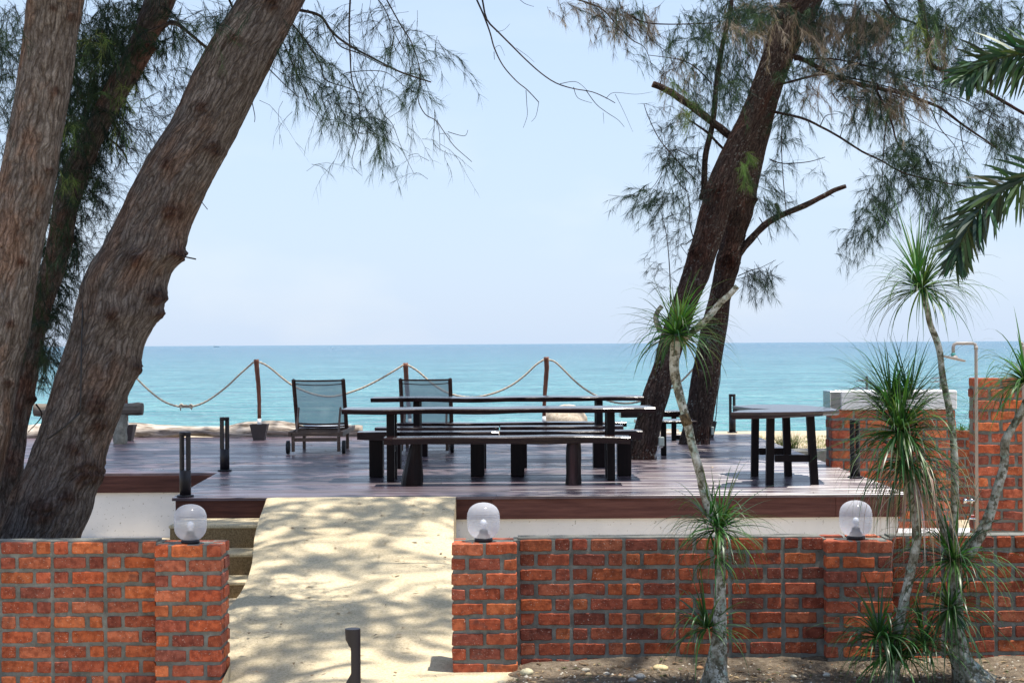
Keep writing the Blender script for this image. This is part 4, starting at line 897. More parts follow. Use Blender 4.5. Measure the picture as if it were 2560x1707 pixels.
def sprays(S, Dr, L, nn, nl, nw, pal, droop=0.35, tw=0.0022, spread=0.42, down=0.25):
    """twigs starting at S; needles in brush like tufts along them"""
    n = len(S); Dr = unit(Dr); ids = np.repeat(np.arange(n), nn); 
    nt3 = np.floor(rng.random(len(ids)) ** 0.8 * 6 + 1) / 6.0; tt = np.clip(nt3 + rng.normal(scale=0.03, size=len(ids)), 0.03, 1)
    g = np.array([0, 0, -1.0]); Ls = L[ids][:, None]; t_ = tt[:, None]
    side = unit(rng.normal(size=(n, 3)))
    pos = S[ids] + Dr[ids] * Ls * t_ + g * Ls * droop * t_ ** 2 + side[ids] * Ls * 0.08 * np.sin(t_ * 5)
    tan = unit(Dr[ids] + g * 2 * droop * t_)
    d = unit(tan + rng.normal(size=(len(ids), 3)) * spread + g * down)
    p = PALS[pal] if isinstance(pal, str) else pal
    col = p[rng.integers(0, len(p), n)][ids] * rng.uniform(0.75, 1.3, size=(len(ids), 1))
    out = [needles(pos, d, nl * rng.uniform(.55, 1.2, len(ids)), nw * rng.uniform(.7, 1.2, len(ids)), col)]
    tc_ = np.array([0.045, 0.034, 0.030])
    for a, b in ((0, .25), (.25, .5), (.5, .75), (.75, 1)):
        A = S + Dr * L[:, None] * a + g * L[:, None] * droop * a * a + side * L[:, None] * .08 * math.sin(a * 5); B = S + Dr * L[:, None] * b + g * L[:, None] * droop * b * b + side * L[:, None] * .08 * math.sin(b * 5)
        dd = B - A; r = rng.normal(size=(n, 3)); 
        for q in range(2):
            sd = unit(np.cross(dd, r)); r = sd; w0 = tw * (1.6 - a)
            V = np.stack([A - sd * w0 / 2, A + sd * w0 / 2, B - sd * w0 * .42, B + sd * w0 * .42], axis=1).reshape(-1, 3); k = (np.arange(n) * 4)[:, None]
            out.append((V.astype(np.float32), np.concatenate([k + [0, 1, 3], k + [0, 3, 2]]).astype(np.int32), np.tile(tc_, (n * 4, 1)).astype(np.float32)))
    return cat_np(out)
def patch(px, py, rx, ry, n, D, pal='g', L=0.32, nn=46, nl=0.11, nw=0.0022, dirx=0.0, dirz=-0.4, dd=0.35, **kw):
    a = rng.uniform(0, 2 * math.pi, n); r = np.sqrt(rng.random(n)); pxs = px + rx * r * np.cos(a); pys = py + ry * r * np.sin(a)
    S = np.array([tuple(P(x, y, D + rng.normal() * dd)) for x, y in zip(pxs, pys)])
    Dr = rng.normal(size=(n, 3)) * 0.75 + np.array([dirx, 0, dirz]); Ls = L * rng.uniform(.5, 1.25, n)
    S = S - unit(Dr) * Ls[:, None] * .5
    return sprays(S, Dr, Ls, nn, nl, nw, pal, **kw)
def canopy(c, rad, n, nn=150, L=0.6, nl=0.24, nw=0.0075, pal='g', zmin=None):
    cl = rng.uniform(-1, 1, size=(max(4, n // 14), 3)); cl = cl[np.linalg.norm(cl, axis=1) < 1.0]
    S = cl[rng.integers(0, len(cl), n)] * np.array(rad) + rng.normal(size=(n, 3)) * np.array([.34, .34, .2]) + np.array(c)
    if zmin is not None: S = S[S[:, 2] > zmin + S[:, 1] * 0.1897]
    n = len(S); Dr = rng.normal(size=(n, 3)) + np.array([0, 0, -0.1])
    return sprays(S, Dr, L * rng.uniform(.5, 1.2, n), nn, nl, nw, pal, tw=0.012)
def crown_limbs(par, c, pts_from, rad, k, mt):
    q = MB()
    for i in range(k):
        e = Vector(c) + Vector((rng.uniform(-1, 1) * rad[0], rng.uniform(-1, 1) * rad[1], rng.uniform(-.4, .6) * rad[2])); s = Vector(pts_from)
        md = s.lerp(e, .5) + Vector((0, 0, .35)); q.tube(cat([s, md, e], 14), [0.05 * (1 - .8 * j / 14) for j in range(15)], 6)
    obj('overhead_limbs', q, mt, par)

# --- tree C : the big leaning trunk
DC = 13.35
tC = thing('casuarina_tree', 'big grey leaning casuarina trunk with gnarled knots behind left wall', 'tree', (P(100, 1340, DC).x, DC, 0), 'casuarina trees')
rowsC = [(-700, 1060, 1150), (-300, 790, 920), (0, 592, 760), (88, 538, 716), (187, 483, 665), (296, 433, 610), (406, 362, 551), (477, 324, 515), (560, 285, 477), (620, 255, 461), (653, 232, 453), (675, 219, 430), (708, 206, 419), (746, 198, 411), (784, 188, 407), (817, 181, 386),
         (856, 170, 365), (943, 143, 339), (999, 123, 312), (1092, 93, 279), (1175, 60, 254), (1234, 27, 236), (1291, 10, 223), (1340, -8, 203), (1440, -50, 190), (1560, -80, 190)]
kn = [(690, 22, 24, .028), (600, 110, 20, .012), (515, 280, 24, .018), (538, 378, 22, .022), (432, 420, 16, .012), (440, 535, 26, .024), (355, 655, 26, .015), (448, 640, 20, .034), (395, 745, 24, .03), (404, 792, 18, .03), (300, 790, 22, .012), (255, 1010, 30, .024), (225, 1180, 38, .042), (130, 1265, 42, .05), (185, 1235, 26, .02), (260, 1060, 22, .012), (350, 925, 22, .03), (205, 1120, 24, .015)]
trunk(tC, rowsC, DC, bark_left, kn, -700, 1560, 110, 1.0, 0, sk=3, step=4.0)
q = MB(); q.tube([P(452, 640, DC - .1), P(490, 648, DC - .1)], 0.006, 6); obj('twig_stub', q, bark_left, tC)
q = MB(); q.tube([P(500, 500, DC - .1), P(519, 524, DC - .1)], 0.003, 5); obj('twig_stub', q, bark_left, tC)
cr = []
def C_(*a, **k): a = (*a[:4], max(3, int(a[4] * .78))); cr.append(patch(*a, DC + 0.2, **k))
C_(735, 120, 45, 70, 60, dirx=.3); C_(800, 190, 70, 55, 44, dirx=.4); C_(780, 50, 70, 45, 20, dirx=.5); C_(880, 50, 70, 60, 16, pal='y'); C_(970, 60, 60, 55, 18, pal='y')
C_(1045, 130, 35, 70, 20, dirx=.3); C_(900, 230, 70, 40, 30, dirx=.3); C_(1020, 215, 50, 45, 22); C_(905, 300, 60, 35, 34); C_(845, 285, 45, 30, 12); C_(955, 355, 26, 34, 14, dirz=-1)
C_(1105, 145, 45, 20, 7, dirx=1); C_(1060, 330, 60, 25, 6, nn=14, dirx=.8); C_(1130, 380, 30, 20, 5, nn=10, dirx=.8); C_(830, 420, 25, 30, 4, nn=14); C_(800, 290, 25, 40, 5, nn=16, dirz=-1); C_(1020, 400, 25, 30, 5, nn=16); C_(1000, 110, 60, 70, 14)
C_(560, 35, 60, 45, 30); C_(500, 60, 60, 60, 30); C_(455, 130, 30, 60, 8, dirz=-1); C_(700, 300, 8, 20, 3, nn=6)
cr.append(canopy((1.4, 13.4, 13.6), (3.4, 4.3, 1.5), 560, nw=.0055, nl=.20, zmin=3.2)); cr.append(canopy((1.0, 11.0, 12.5), (3.2, 1.6, 1.1), 210, zmin=2.7)); cr.append(canopy((-2.6, 16.6, 8.6), (2.4, 3.0, 1.0), 420, zmin=2.7)); cr.append(canopy((-3.6, 11.5, 6.8), (2.2, 2.0, 1.0), 260, zmin=2.7))
obj('crown', cat_np(cr), needle_m, tC)
q = MB()
for pts, r0, r1 in (([(745, 25), (800, 40), (830, 80), (870, 112), (940, 150), (1000, 180), (1078, 206)], .013, .006), ([(826, 75), (850, 115), (900, 135), (960, 165), (975, 168)], .006, .003), ([(877, -30), (873, 60), (875, 130), (880, 200), (897, 250), (900, 310)], .008, .004),
                    ([(950, -30), (1000, 60), (1030, 110), (1050, 180), (1045, 245), (1062, 285), (1090, 302), (1110, 330), (1135, 365), (1165, 392), (1180, 405)], .006, .002), ([(1090, 300), (1098, 330), (1100, 380)], .003, .0015), ([(1120, 330), (1160, 340), (1170, 325)], .003, .0015),
                    ([(730, 60), (770, 110), (800, 160), (815, 200), (870, 220), (920, 240)], .008, .003), ([(710, 110), (740, 180), (760, 225), (776, 265)], .006, .004), ([(672, 172), (715, 215), (748, 245)], .005, .003), ([(630, 255), (637, 290), (636, 306)], .004, .002),
                    ([(900, 310), (890, 360), (880, 400), (885, 420), (905, 440)], .003, .0015), ([(960, 290), (980, 310), (1000, 360), (1015, 395), (1035, 435)], .003, .0015), ([(920, -30), (960, 20), (990, 90), (1020, 140)], .005, .003), ([(850, 190), (880, 180), (960, 180), (1010, 215), (1050, 240)], .004, .002),
                    ([(1020, 390), (1045, 385), (1055, 405)], .002, .001), ([(560, -30), (600, 60), (620, 90)], .01, .008), ([(370, 80), (430, 60), (480, 90), (520, 120)], .012, .006)):
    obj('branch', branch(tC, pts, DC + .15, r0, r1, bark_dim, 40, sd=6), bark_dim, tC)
q = MB()
for pts, r0, r1 in (([(1185, -20), (1192, 0), (1209, 38), (1225, 82), (1236, 121), (1258, 165), (1291, 203), (1318, 225), (1347, 256)], .009, .0035), ([(1200, -20), (1206, 0), (1217, 49), (1247, 82), (1280, 115), (1313, 148), (1351, 182), (1390, 208), (1434, 222), (1480, 230), (1515, 245), (1538, 258)], .009, .003),
                    ([(1315, 226), (1317, 260), (1318, 290), (1308, 320)], .003, .0015), ([(1347, 256), (1340, 290), (1328, 305)], .0025, .0012), ([(1434, 218), (1445, 245), (1480, 258)], .003, .0015), ([(1465, 226), (1490, 260), (1515, 280), (1545, 300), (1561, 318)], .0035, .0015),
                    ([(1515, 247), (1535, 232), (1590, 236), (1632, 230)], .0025, .001), ([(1240, 80), (1260, 75), (1275, 60)], .002, .001), ([(1236, 121), (1250, 115), (1262, 140)], .002, .001), ([(1538, 236), (1560, 280), (1582, 330)], .002, .001), ([(1400, 210), (1440, 205), (1470, 228)], .003, .0015), ([(1290, 120), (1318, 140), (1336, 156)], .002, .001),
                    ([(1508, 282), (1510, 310)], .002, .001), ([(1235, 130), (1236, 150)], .003, .002), ([(1285, -15), (1310, 8), (1335, 17)], .003, .0015)):
    obj('hanging_branch', branch(tC, pts, DC + 1.2, r0, r1, bark_dim, 40, sd=6), bark_dim, tC)
# black cord on the big trunk
q = MB(); zo = -0.36
def onC(x, y): 
    ys = np.array([y]); a, b = interp(rowsC, ys); cx_ = (a[0] + b[0]) / 2; hw = (b[0] - a[0]) / 2; u = max(-.97, min(.97, (x - cx_) / hw)); return P(x, y, DC - 0.9 * hw * DC / F * math.sqrt(1 - u * u) - 0.035)
q.tube([onC(x, y) for x, y in ((210, 690), (207, 760), (204, 850), (203, 940), (201, 1020), (200, 1032))], 0.0055, 6); q.tube([onC(x, y) for x, y in ((200, 1032), (170, 1060), (130, 1090), (95, 1115), (75, 1150), (62, 1175))], 0.007, 6)
o = obj('cord', q, cable_m); tagit(o, 'thin black cord wrapped down the big leaning left trunk', 'cord')

# --- tree A : foreground-left pale trunk
DA = 13.1
tA = thing('casuarina_tree', 'pale orange grey casuarina trunk cut by the left picture edge', 'tree', (P(-110, 1340, DA).x, DA, 0), 'casuarina trees')
rowsA = [(-700, 190, 330), (0, 66, 211), (110, 58, 192), (296, 30, 165), (433, 3, 143), (560, -20, 118), (697, -45, 93), (845, -70, 69), (920, -85, 50), (1006, -105, 33), (1079, -120, 28), (1145, -145, 13), (1211, -165, 0), (1340, -200, -25), (1560, -230, -20)]
trunk(tA, rowsA, DA, bark_pale, [(150, 30, 12, .012), (150, 235, 12, .01), (130, 430, 12, .012), (70, 660, 14, .01), (40, 810, 14, .014), (90, 560, 10, .008), (185, 50, 14, .012), (30, 960, 14, .012)], -700, 1560, 96, 0.75, 0, step=4.5, seed=5)
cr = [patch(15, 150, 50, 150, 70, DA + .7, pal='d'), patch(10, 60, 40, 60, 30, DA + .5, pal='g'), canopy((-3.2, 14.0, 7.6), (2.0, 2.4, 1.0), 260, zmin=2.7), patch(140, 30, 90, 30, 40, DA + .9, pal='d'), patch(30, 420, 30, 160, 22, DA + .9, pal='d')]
obj('crown', cat_np(cr), needle_m, tA)
# --- tree B : dark middle trunk
DB = 14.6
tB = thing('casuarina_tree', 'dark shaded casuarina trunk between the two larger left trunks', 'tree', (P(10, 1340, DB).x, DB, 0), 'casuarina trees')
rowsB = [(-700, 700, 770), (-200, 450, 520), (0, 360, 440), (40, 345, 425), (110, 322, 384), (150, 300, 372), (351, 190, 256), (439, 150, 222), (530, 130, 194), (620, 115, 181), (691, 95, 154), (757, 78, 134), (845, 55, 113), (916, 38, 100), (999, 30, 84), (1085, 5, 64), (1171, -15, 58), (1234, -30, 50), (1400, -60, 50), (1560, -60, 60)]
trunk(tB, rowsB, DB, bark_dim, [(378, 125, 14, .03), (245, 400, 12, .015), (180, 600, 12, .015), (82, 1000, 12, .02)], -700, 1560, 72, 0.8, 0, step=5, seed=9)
cr = []
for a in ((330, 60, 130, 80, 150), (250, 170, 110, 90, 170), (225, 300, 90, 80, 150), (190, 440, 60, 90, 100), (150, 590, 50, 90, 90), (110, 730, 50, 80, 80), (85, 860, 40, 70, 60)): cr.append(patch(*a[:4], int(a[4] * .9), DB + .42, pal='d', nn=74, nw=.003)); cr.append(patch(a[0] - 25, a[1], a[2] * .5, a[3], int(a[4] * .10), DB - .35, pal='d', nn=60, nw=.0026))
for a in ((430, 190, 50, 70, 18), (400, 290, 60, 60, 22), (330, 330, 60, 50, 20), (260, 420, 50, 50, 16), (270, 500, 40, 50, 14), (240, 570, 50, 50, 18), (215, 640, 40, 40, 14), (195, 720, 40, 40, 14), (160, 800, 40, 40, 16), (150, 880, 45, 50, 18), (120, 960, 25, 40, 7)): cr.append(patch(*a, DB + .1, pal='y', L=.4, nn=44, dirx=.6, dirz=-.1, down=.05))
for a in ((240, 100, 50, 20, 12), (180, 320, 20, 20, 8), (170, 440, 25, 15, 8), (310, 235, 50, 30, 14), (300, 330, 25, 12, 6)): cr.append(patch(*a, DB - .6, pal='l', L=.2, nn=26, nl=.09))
cr.append(canopy((-3.8, 20.5, 9.6), (3.8, 3.8, 1.0), 950, zmin=2.9)); cr.append(canopy((-1.8, 24.8, 10.0), (3.6, 3.2, .9), 800, zmin=2.9)); cr.append(canopy((-0.2, 22.5, 9.8), (2.4, 2.8, .9), 480, zmin=2.9))
obj('crown', cat_np(cr), needle_m, tB)
q = MB()
for pts, r0, r1 in (([(385, 95), (430, 55), (480, 90), (515, 120)], .02, .01), ([(250, 330), (300, 370), (318, 400)], .012, .006), ([(300, 330), (290, 370), (312, 400), (345, 440)], .006, .002), ([(200, 500), (240, 480), (300, 495)], .005, .002), ([(190, 560), (230, 545), (290, 555)], .005, .002), ([(185, 640), (187, 690)], .004, .002), ([(195, 610), (197, 690)], .004, .002), ([(115, 830), (150, 780), (190, 776)], .004, .002), ([(100, 930), (118, 960), (128, 985)], .004, .002), ([(90, 1010), (104, 1040), (70, 1080)], .008, .003)):
    obj('branch', branch(tB, pts, DB + .05, r0, r1, bark_dim, 30, sd=6), bark_dim, tB)

# --- tree D : front right leaning trunk
DD = 22.6
tD = thing('casuarina_tree', 'nearer red brown leaning trunk growing through the deck at right', 'tree', (P(1607, 1147, DD).x, DD, HD), 'casuarina trees')
rowsD = [(-500, 2190, 2290), (-200, 2050, 2150), (0, 1950, 2052), (60, 1935, 2015), (120, 1912, 1980), (220, 1874, 1940), (300, 1845, 1905), (350, 1815, 1884), (460, 1764, 1846), (580, 1735, 1812), (640, 1720, 1790), (700, 1700, 1772), (760, 1679, 1742), (860, 1646, 1712), (920, 1630, 1692), (980, 1608, 1676), (1060, 1590, 1655), (1100, 1580, 1648), (1137, 1568, 1642), (1160, 1560, 1645)]
trunk(tD, rowsD, DD, bark_red, [(1785, 480, 20, .03), (1740, 630, 18, .03)], -500, 1156, 72, 0.8, 0, step=4, seed=20)
DE = 25.9
tE = thing('casuarina_tree', 'farther dark leaning trunk with side limb behind the nearer one', 'tree', (P(1738, 1109, DE).x, DE, HD), 'casuarina trees')
rowsE = [(-500, 2210, 2280), (0, 2000, 2060), (150, 1915, 1985), (240, 1890, 1950), (350, 1855, 1922), (460, 1824, 1897), (530, 1806, 1885), (580, 1806, 1868), (640, 1792, 1854), (680, 1786, 1845), (760, 1766, 1824), (860, 1742, 1811), (940, 1728, 1800), (980, 1722, 1794), (1060, 1708, 1780), (1109, 1695, 1776), (1125, 1690, 1778)]
trunk(tE, rowsE, DE, bark_red, [(1880, 500, 10, .06), (1806, 963, 7, .07), (1793, 1010, 5, .05), (1820, 650, 26, .05)], -500, 1118, 60, 0.8, 0, step=4, seed=33)
cr = []
def D_(*a, D=DD + .8, **k): cr.append(patch(*a, D, **{**dict(L=.42, nn=58, nl=.15, nw=.0034, dd=.9), **k}))
# left side sprays
D_(1470, 14, 110, 14, 24, pal='b', dirx=.6); D_(1570, 50, 80, 30, 34, pal='b', dirx=.5, dirz=-.8); D_(1530, 25, 90, 20, 22, pal='g', dirx=.6); D_(1610, 110, 40, 40, 8, nn=34, dirx=.6)
D_(1720, 80, 60, 50, 26); D_(1780, 50, 60, 60, 36); D_(1700, 180, 45, 60, 22, pal='b', nn=50, dirz=-1); D_(1755, 190, 60, 80, 42); D_(1830, 150, 50, 90, 52, pal='g', dirz=-1); D_(1840, 230, 50, 60, 26)
D_(1740, 280, 80, 60, 26, nn=44, dirx=-.3); D_(1700, 350, 60, 60, 22, pal='y', nn=40, dirx=-.5, dirz=.2, down=0); D_(1705, 405, 45, 35, 30); D_(1750, 450, 40, 50, 14, pal='y'); D_(1650, 290, 30, 60, 6, pal='y', nn=30, dirz=.5, down=0)
D_(1625, 485, 60, 22, 22, dirx=-.8, dirz=-.1); D_(1560, 490, 30, 10, 5, nn=30, dirx=-1, dirz=.1); D_(1690, 500, 40, 20, 14, dirz=-.8); D_(1700, 580, 40, 60, 12, pal='y', nn=34, dirx=-.6, dirz=.2, down=0); D_(1660, 660, 30, 70, 10, pal='y', nn=34, dirx=-1, dirz=.1, down=0); D_(1650, 540, 30, 40, 8, pal='y', nn=34, dirx=-.8, down=0)
# top band, brown dead needles and green
D_(1880, 40, 80, 40, 70, pal='b'); D_(1900, 20, 90, 40, 50); D_(1900, 100, 60, 40, 34, pal='b', dirz=-1.2); D_(1990, 30, 90, 30, 60); D_(2030, 60, 90, 36, 80, pal='b', dirz=-1); D_(2150, 50, 80, 40, 70, pal='b', dirz=-.8); D_(2250, 30, 110, 40, 80)
D_(2080, 120, 100, 50, 60); D_(2190, 130, 80, 60, 70, pal='y'); D_(2310, 80, 70, 50, 50, pal='l'); D_(2330, 110, 60, 40, 26, pal='b'); D_(2400, 40, 90, 50, 70); D_(2500, 40, 70, 50, 60); D_(1850, 10, 60, 20, 30)
D_(2060, 190, 70, 50, 34, pal='b', nn=50); D_(2180, 190, 100, 40, 60); D_(2220, 230, 100, 40, 50, pal='b', nn=60); D_(2330, 200, 70, 60, 50); D_(2150, 270, 40, 40, 26, dirz=-1.2); D_(2230, 260, 60, 30, 34, dirz=-1); D_(2390, 150, 40, 60, 26)
D_(2280, 340, 40, 30, 18); D_(2250, 380, 50, 36, 44); D_(2300, 420, 45, 50, 50, pal='d'); D_(2210, 470, 45, 50, 44, dirz=-1); D_(2170, 560, 40, 45, 24, dirx=-.5, dirz=-.8); D_(2190, 520, 30, 30, 16); D_(2340, 480, 45, 50, 40, dirz=-1); D_(2340, 550, 20, 30, 12, dirz=-1.3); D_(2110, 620, 20, 20, 6, nn=30, dirz=-1); D_(2390, 440, 40, 50, 26)
D_(2500, 290, 60, 50, 36, pal='y'); D_(2520, 350, 50, 50, 30); D_(2450, 260, 50, 50, 18, nn=40); D_(2420, 370, 40, 30, 8, nn=30)
D_(1960, 280, 24, 50, 20, dirz=-1.2); D_(1985, 160, 40, 40, 22); D_(1960, 380, 30, 50, 10, nn=40); D_(1920, 470, 30, 50, 14, dirx=.5); D_(1930, 510, 30, 20, 12, dirx=.8, dirz=-.5); D_(2020, 420, 40, 20, 5, nn=24)
D_(1895, 685, 45, 20, 16, pal='y', dirx=1, dirz=-.2); D_(1900, 700, 40, 25, 8, dirz=-1); D_(1870, 440, 12, 50, 12, pal='l', D=DE - .5, L=.2); D_(1860, 390, 16, 30, 8, pal='l', D=DD - .5, L=.2)
D_(1690, 215, 15, 20, 5, pal='l', D=DD - .2, L=.2); D_(1720, 270, 20, 20, 7, pal='l', D=DD - .2, L=.2)
cr.append(canopy((3.6, 24.8, 10.0), (3.4, 3.6, 1.0), 720, zmin=2.9)); cr.append(canopy((1.6, 20.6, 9.2), (1.6, 1.3, .8), 150, zmin=2.9)); cr.append(canopy((6.5, 25.5, 9.6), (2.6, 3.2, 1.2), 260, zmin=2.9))
half = len(cr) // 2
obj('crown', cat_np(cr), needle_m, tD)
q = MB(); bl = [([(1850, 362), (1790, 312), (1720, 260), (1672, 228), (1633, 211)], .052, .042), ([(1835, 402), (1775, 338), (1745, 315), (1722, 300)], .018, .010), ([(1755, 500), (1760, 470), (1764, 388), (1782, 308), (1791, 214), (1804, 125), (1822, 45), (1836, -40)], .042, .026),
      ([(1755, 480), (1790, 430), (1800, 400)], .02, .015), ([(1740, 450), (1700, 410), (1650, 350), (1620, 290), (1610, 260)], .009, .004), ([(1720, 480), (1700, 460), (1670, 400), (1660, 330)], .007, .003), ([(1735, 600), (1725, 560), (1722, 500), (1700, 430)], .008, .004), ([(1740, 590), (1715, 610), (1702, 612), (1720, 640)], .007, .003),
      ([(1676, 760), (1675, 690), (1668, 600), (1655, 540), (1640, 500)], .008, .003), ([(1740, 400), (1700, 378), (1680, 380), (1660, 420), (1630, 470), (1580, 490), (1520, 488)], .007, .002), ([(1780, 210), (1740, 170), (1700, 150), (1620, 138)], .01, .004), ([(1560, 30), (1620, 58), (1740, 60), (1800, 55)], .01, .006),
      ([(1430, -5), (1500, 20), (1540, 60), (1580, 100), (1612, 120), (1632, 172)], .012, .003), ([(1580, 40), (1630, 100), (1680, 140)], .006, .003), ([(1970, 138), (2010, 150), (2065, 180), (2110, 201), (2190, 219), (2253, 234), (2306, 252), (2351, 270), (2396, 304), (2440, 335), (2494, 370)], .034, .012),
      ([(1930, 215), (1975, 205), (2060, 187), (2150, 200), (2300, 240)], .018, .008), ([(1925, 278), (2003, 295), (2052, 317), (2101, 344), (2155, 379), (2204, 402), (2244, 426), (2284, 440), (2351, 455), (2420, 468)], .017, .008), ([(1925, 400), (1960, 409), (2020, 405), (2063, 393)], .008, .004),
      ([(2185, 215), (2213, 268), (2231, 312), (2244, 357), (2280, 400)], .018, .010), ([(2220, 290), (2212, 340), (2208, 400), (2205, 470)], .010, .004), ([(2300, -10), (2320, 110), (2322, 150), (2340, 170), (2387, 183), (2460, 225), (2510, 255), (2570, 290)], .035, .020), ([(2326, 270), (2350, 320), (2390, 370), (2405, 420)], .008, .003), ([(2400, 310), (2410, 370), (2440, 410)], .007, .003),
      ([(1955, 290), (1955, 400), (1965, 520), (1971, 545)], .007, .004), ([(2050, 318), (2065, 290), (2095, 285)], .007, .003), ([(2100, 344), (2110, 315), (2120, 300)], .006, .003), ([(1985, 150), (2100, 150), (2250, 190), (2400, 250), (2520, 320)], .012, .005), ([(2150, 210), (2300, 262), (2420, 330), (2540, 400)], .008, .003), ([(2060, 180), (2200, 240), (2330, 320), (2450, 370)], .008, .003), ([(2200, -20), (2240, 40), (2290, 60), (2330, 100)], .02, .01)]
for k in range(26):
    x0 = random.uniform(2050, 2400); y0 = random.uniform(170, 260); bl.append(([(x0, y0), (x0 + 60, y0 + random.uniform(0, 50)), (x0 + random.uniform(110, 170), y0 + random.uniform(30, 110))], .005, .002))
for pts, r0, r1 in bl: obj('branch', branch(tD, pts, DD + .35, r0, r1, bark_red, 34, sd=8), bark_red, tD)
c = P(1633, 211, DD + .35); q = MB(); d = (P(1633, 211, DD) - P(1672, 228, DD)).normalized(); q.tube([c - d * 0.002, c + d * 0.012], [.043, .038], 12); obj('cut_end', q, teak, tD)
q = MB()
for pts, r0, r1 in (([(1815, 700), (1830, 665), (1860, 618), (1909, 565), (1949, 540), (2012, 514), (2061, 489), (2090, 474), (2115, 466)], .062, .030), ([(1949, 540), (1945, 520), (1938, 508)], .022, .018), ([(1909, 562), (1903, 552), (1897, 543)], .010, .006), ([(1860, 618), (1858, 605), (1866, 588)], .007, .003), ([(1892, 590), (1904, 612)], .006, .003), ([(2070, 485), (2086, 492)], .006, .003), ([(1845, 690), (1880, 675), (1900, 670), (1940, 650)], .008, .003)):
    obj('side_limb', branch(tE, pts, DE - .05, r0, r1, bark_red, 30, sd=10), bark_red, tE)
obj('crown', cat_np([patch(1990, 300, 60, 80, 12, DE, L=.4, nn=44, nl=.18, nw=.004), canopy((5.5, 27.5, 10.2), (2.5, 2.5, 1), 200, zmin=2.9), patch(2100, 40, 160, 40, 80, DE + .5, L=.45, nn=70, nl=.19, nw=.0045, dd=.8)]), needle_m, tE)
# wiring on the right trunks
q = MB(); c = P(1653, 1103, DD - .12); q.box(c.x - .036, c.x + .036, c.y - .03, c.y + .03, c.z - .058, c.z + .055, (1, 1, 1), .006); tagit(obj('junction_box', q, box_m), 'pale green junction box on the foot of the nearer trunk', 'box')
q = MB(); q.tube([P(1657, 1116, DD - .1), P(1649, 1118, DD - .1), P(1643, 1128, DD - .1), P(1637, 1146, DD - .1)], .010, 8); tagit(obj('conduit', q, wht_p), 'white conduit pipe below the green junction box', 'pipe')
q = MB(); q.tube(cat([P(x, y, DE - .15) for x, y in ((1826, 735), (1820, 800), (1812, 850), (1802, 910), (1800, 950), (1794, 985), (1790, 1040), (1783, 1066))], 40), .007, 6); tagit(obj('cable', q, cable_m), 'thin black cable hanging down the side of the farther trunk', 'cable')
q = MB(); c = P(1781, 1076, DE - .1); q.box(c.x - .022, c.x + .022, c.y - .02, c.y + .02, c.z - .06, c.z + .055, (1, 1, 1), .005); tagit(obj('junction_box', q, box_m), 'small grey junction box at the foot of the farther trunk', 'box')

# ------------------------------------------------------------------ spiky rosette plants
SG = [(0.030, 0.088, 0.024), (0.042, 0.115, 0.030), (0.024, 0.068, 0.024), (0.062, 0.15, 0.034), (0.070, 0.12, 0.04)]; DEADL = [(0.30, 0.25, 0.19), (0.22, 0.17, 0.12), (0.38, 0.33, 0.27)]
def head(px, py, D, n, L, W=0.0105, up=0.5, curve=1.1, pal=SG, seg=9, axis=(0, 0, 1), lo=-0.3, curl=1.0, off=0.035):
    n = int(n * .82); c = P(px, py, D); V = []; T = []; C = []; ax = Vector(axis).normalized()
    for i in range(n):
        f = i / n; el = math.asin(lo + (1 - lo) * ((f + random.uniform(-.05, .05)) % 1.0) * 0.98) if True else 0
        a = random.uniform(0, 6.283); d = Vector((math.cos(a) * math.cos(el), math.sin(a) * math.cos(el), math.sin(el))); d = (d + (ax - Vector((0, 0, 1))) * .7).normalized()
        l = L * 1.22 * random.uniform(.6, 1.2); p = c + d * off * random.uniform(.3, 1); sd = d.cross(Vector((0, 0, 1))); sd = sd.normalized() if sd.length > .1 else Vector((1, 0, 0))
        sd = (sd + Vector((0, 0, random.uniform(-.4, .4)))).normalized(); lat = sd * random.uniform(-.25, .25) * curl
        cv = curve * random.uniform(.35, 1.25) * (0.35 if el > 1.15 else 1); k0 = len(V); col = tuple(x * random.uniform(.75, 1.25) for x in random.choice(pal)); w0 = W * 1.5 * random.uniform(.6, 1.15)
        for s in range(seg + 1):
            u = s / seg; ww = w0 * (1 - u ** 1.3) * (0.75 + .5 * math.sin(min(1, u * 4) * 1.57)) + .0008; V += [tuple(p - sd * ww / 2), tuple(p + sd * ww / 2)]; cc = tuple(x * (0.85 + .35 * (1 - u)) for x in col); C += [cc, cc]
            d = (d + Vector((0, 0, -cv * (.30 + 2.6 * u * u) / seg * 1.9)) + lat * u / seg).normalized(); p = p + d * (l / seg)
        for s in range(seg): a0 = k0 + 2 * s; T += [(a0, a0 + 1, a0 + 3), (a0, a0 + 3, a0 + 2)]
    return np.array(V, dtype=np.float32), np.array(T, dtype=np.int32), np.array(C, dtype=np.float32)
def stem(rows, D, n=14, y_=None, seed=0, flare=None):
    q = MB(); pts = cat([P(x, y, D) for x, y, w_ in rows], 80); k = len(pts); ws = np.interp(np.linspace(0, len(rows) - 1, k), range(len(rows)), [r[2] for r in rows]); rad = [w_ / 2 * D / F for w_ in ws]
    q.tube(pts, rad, n, True, lambda s, p: 0.12 * (abs(s.x) + abs(s.y)) * noise.noise(Vector((s.x * 22, s.y * 22, s.z * 14 + seed)))); return q
DQ = 11.4
pA = thing('ponytail_plant', 'tall pale mottled stem plant with leafy heads, left of the others', 'plant', (P(1789, 1700, DQ).x, DQ, 0), 'spiky leaved stem plants by the brick wall')
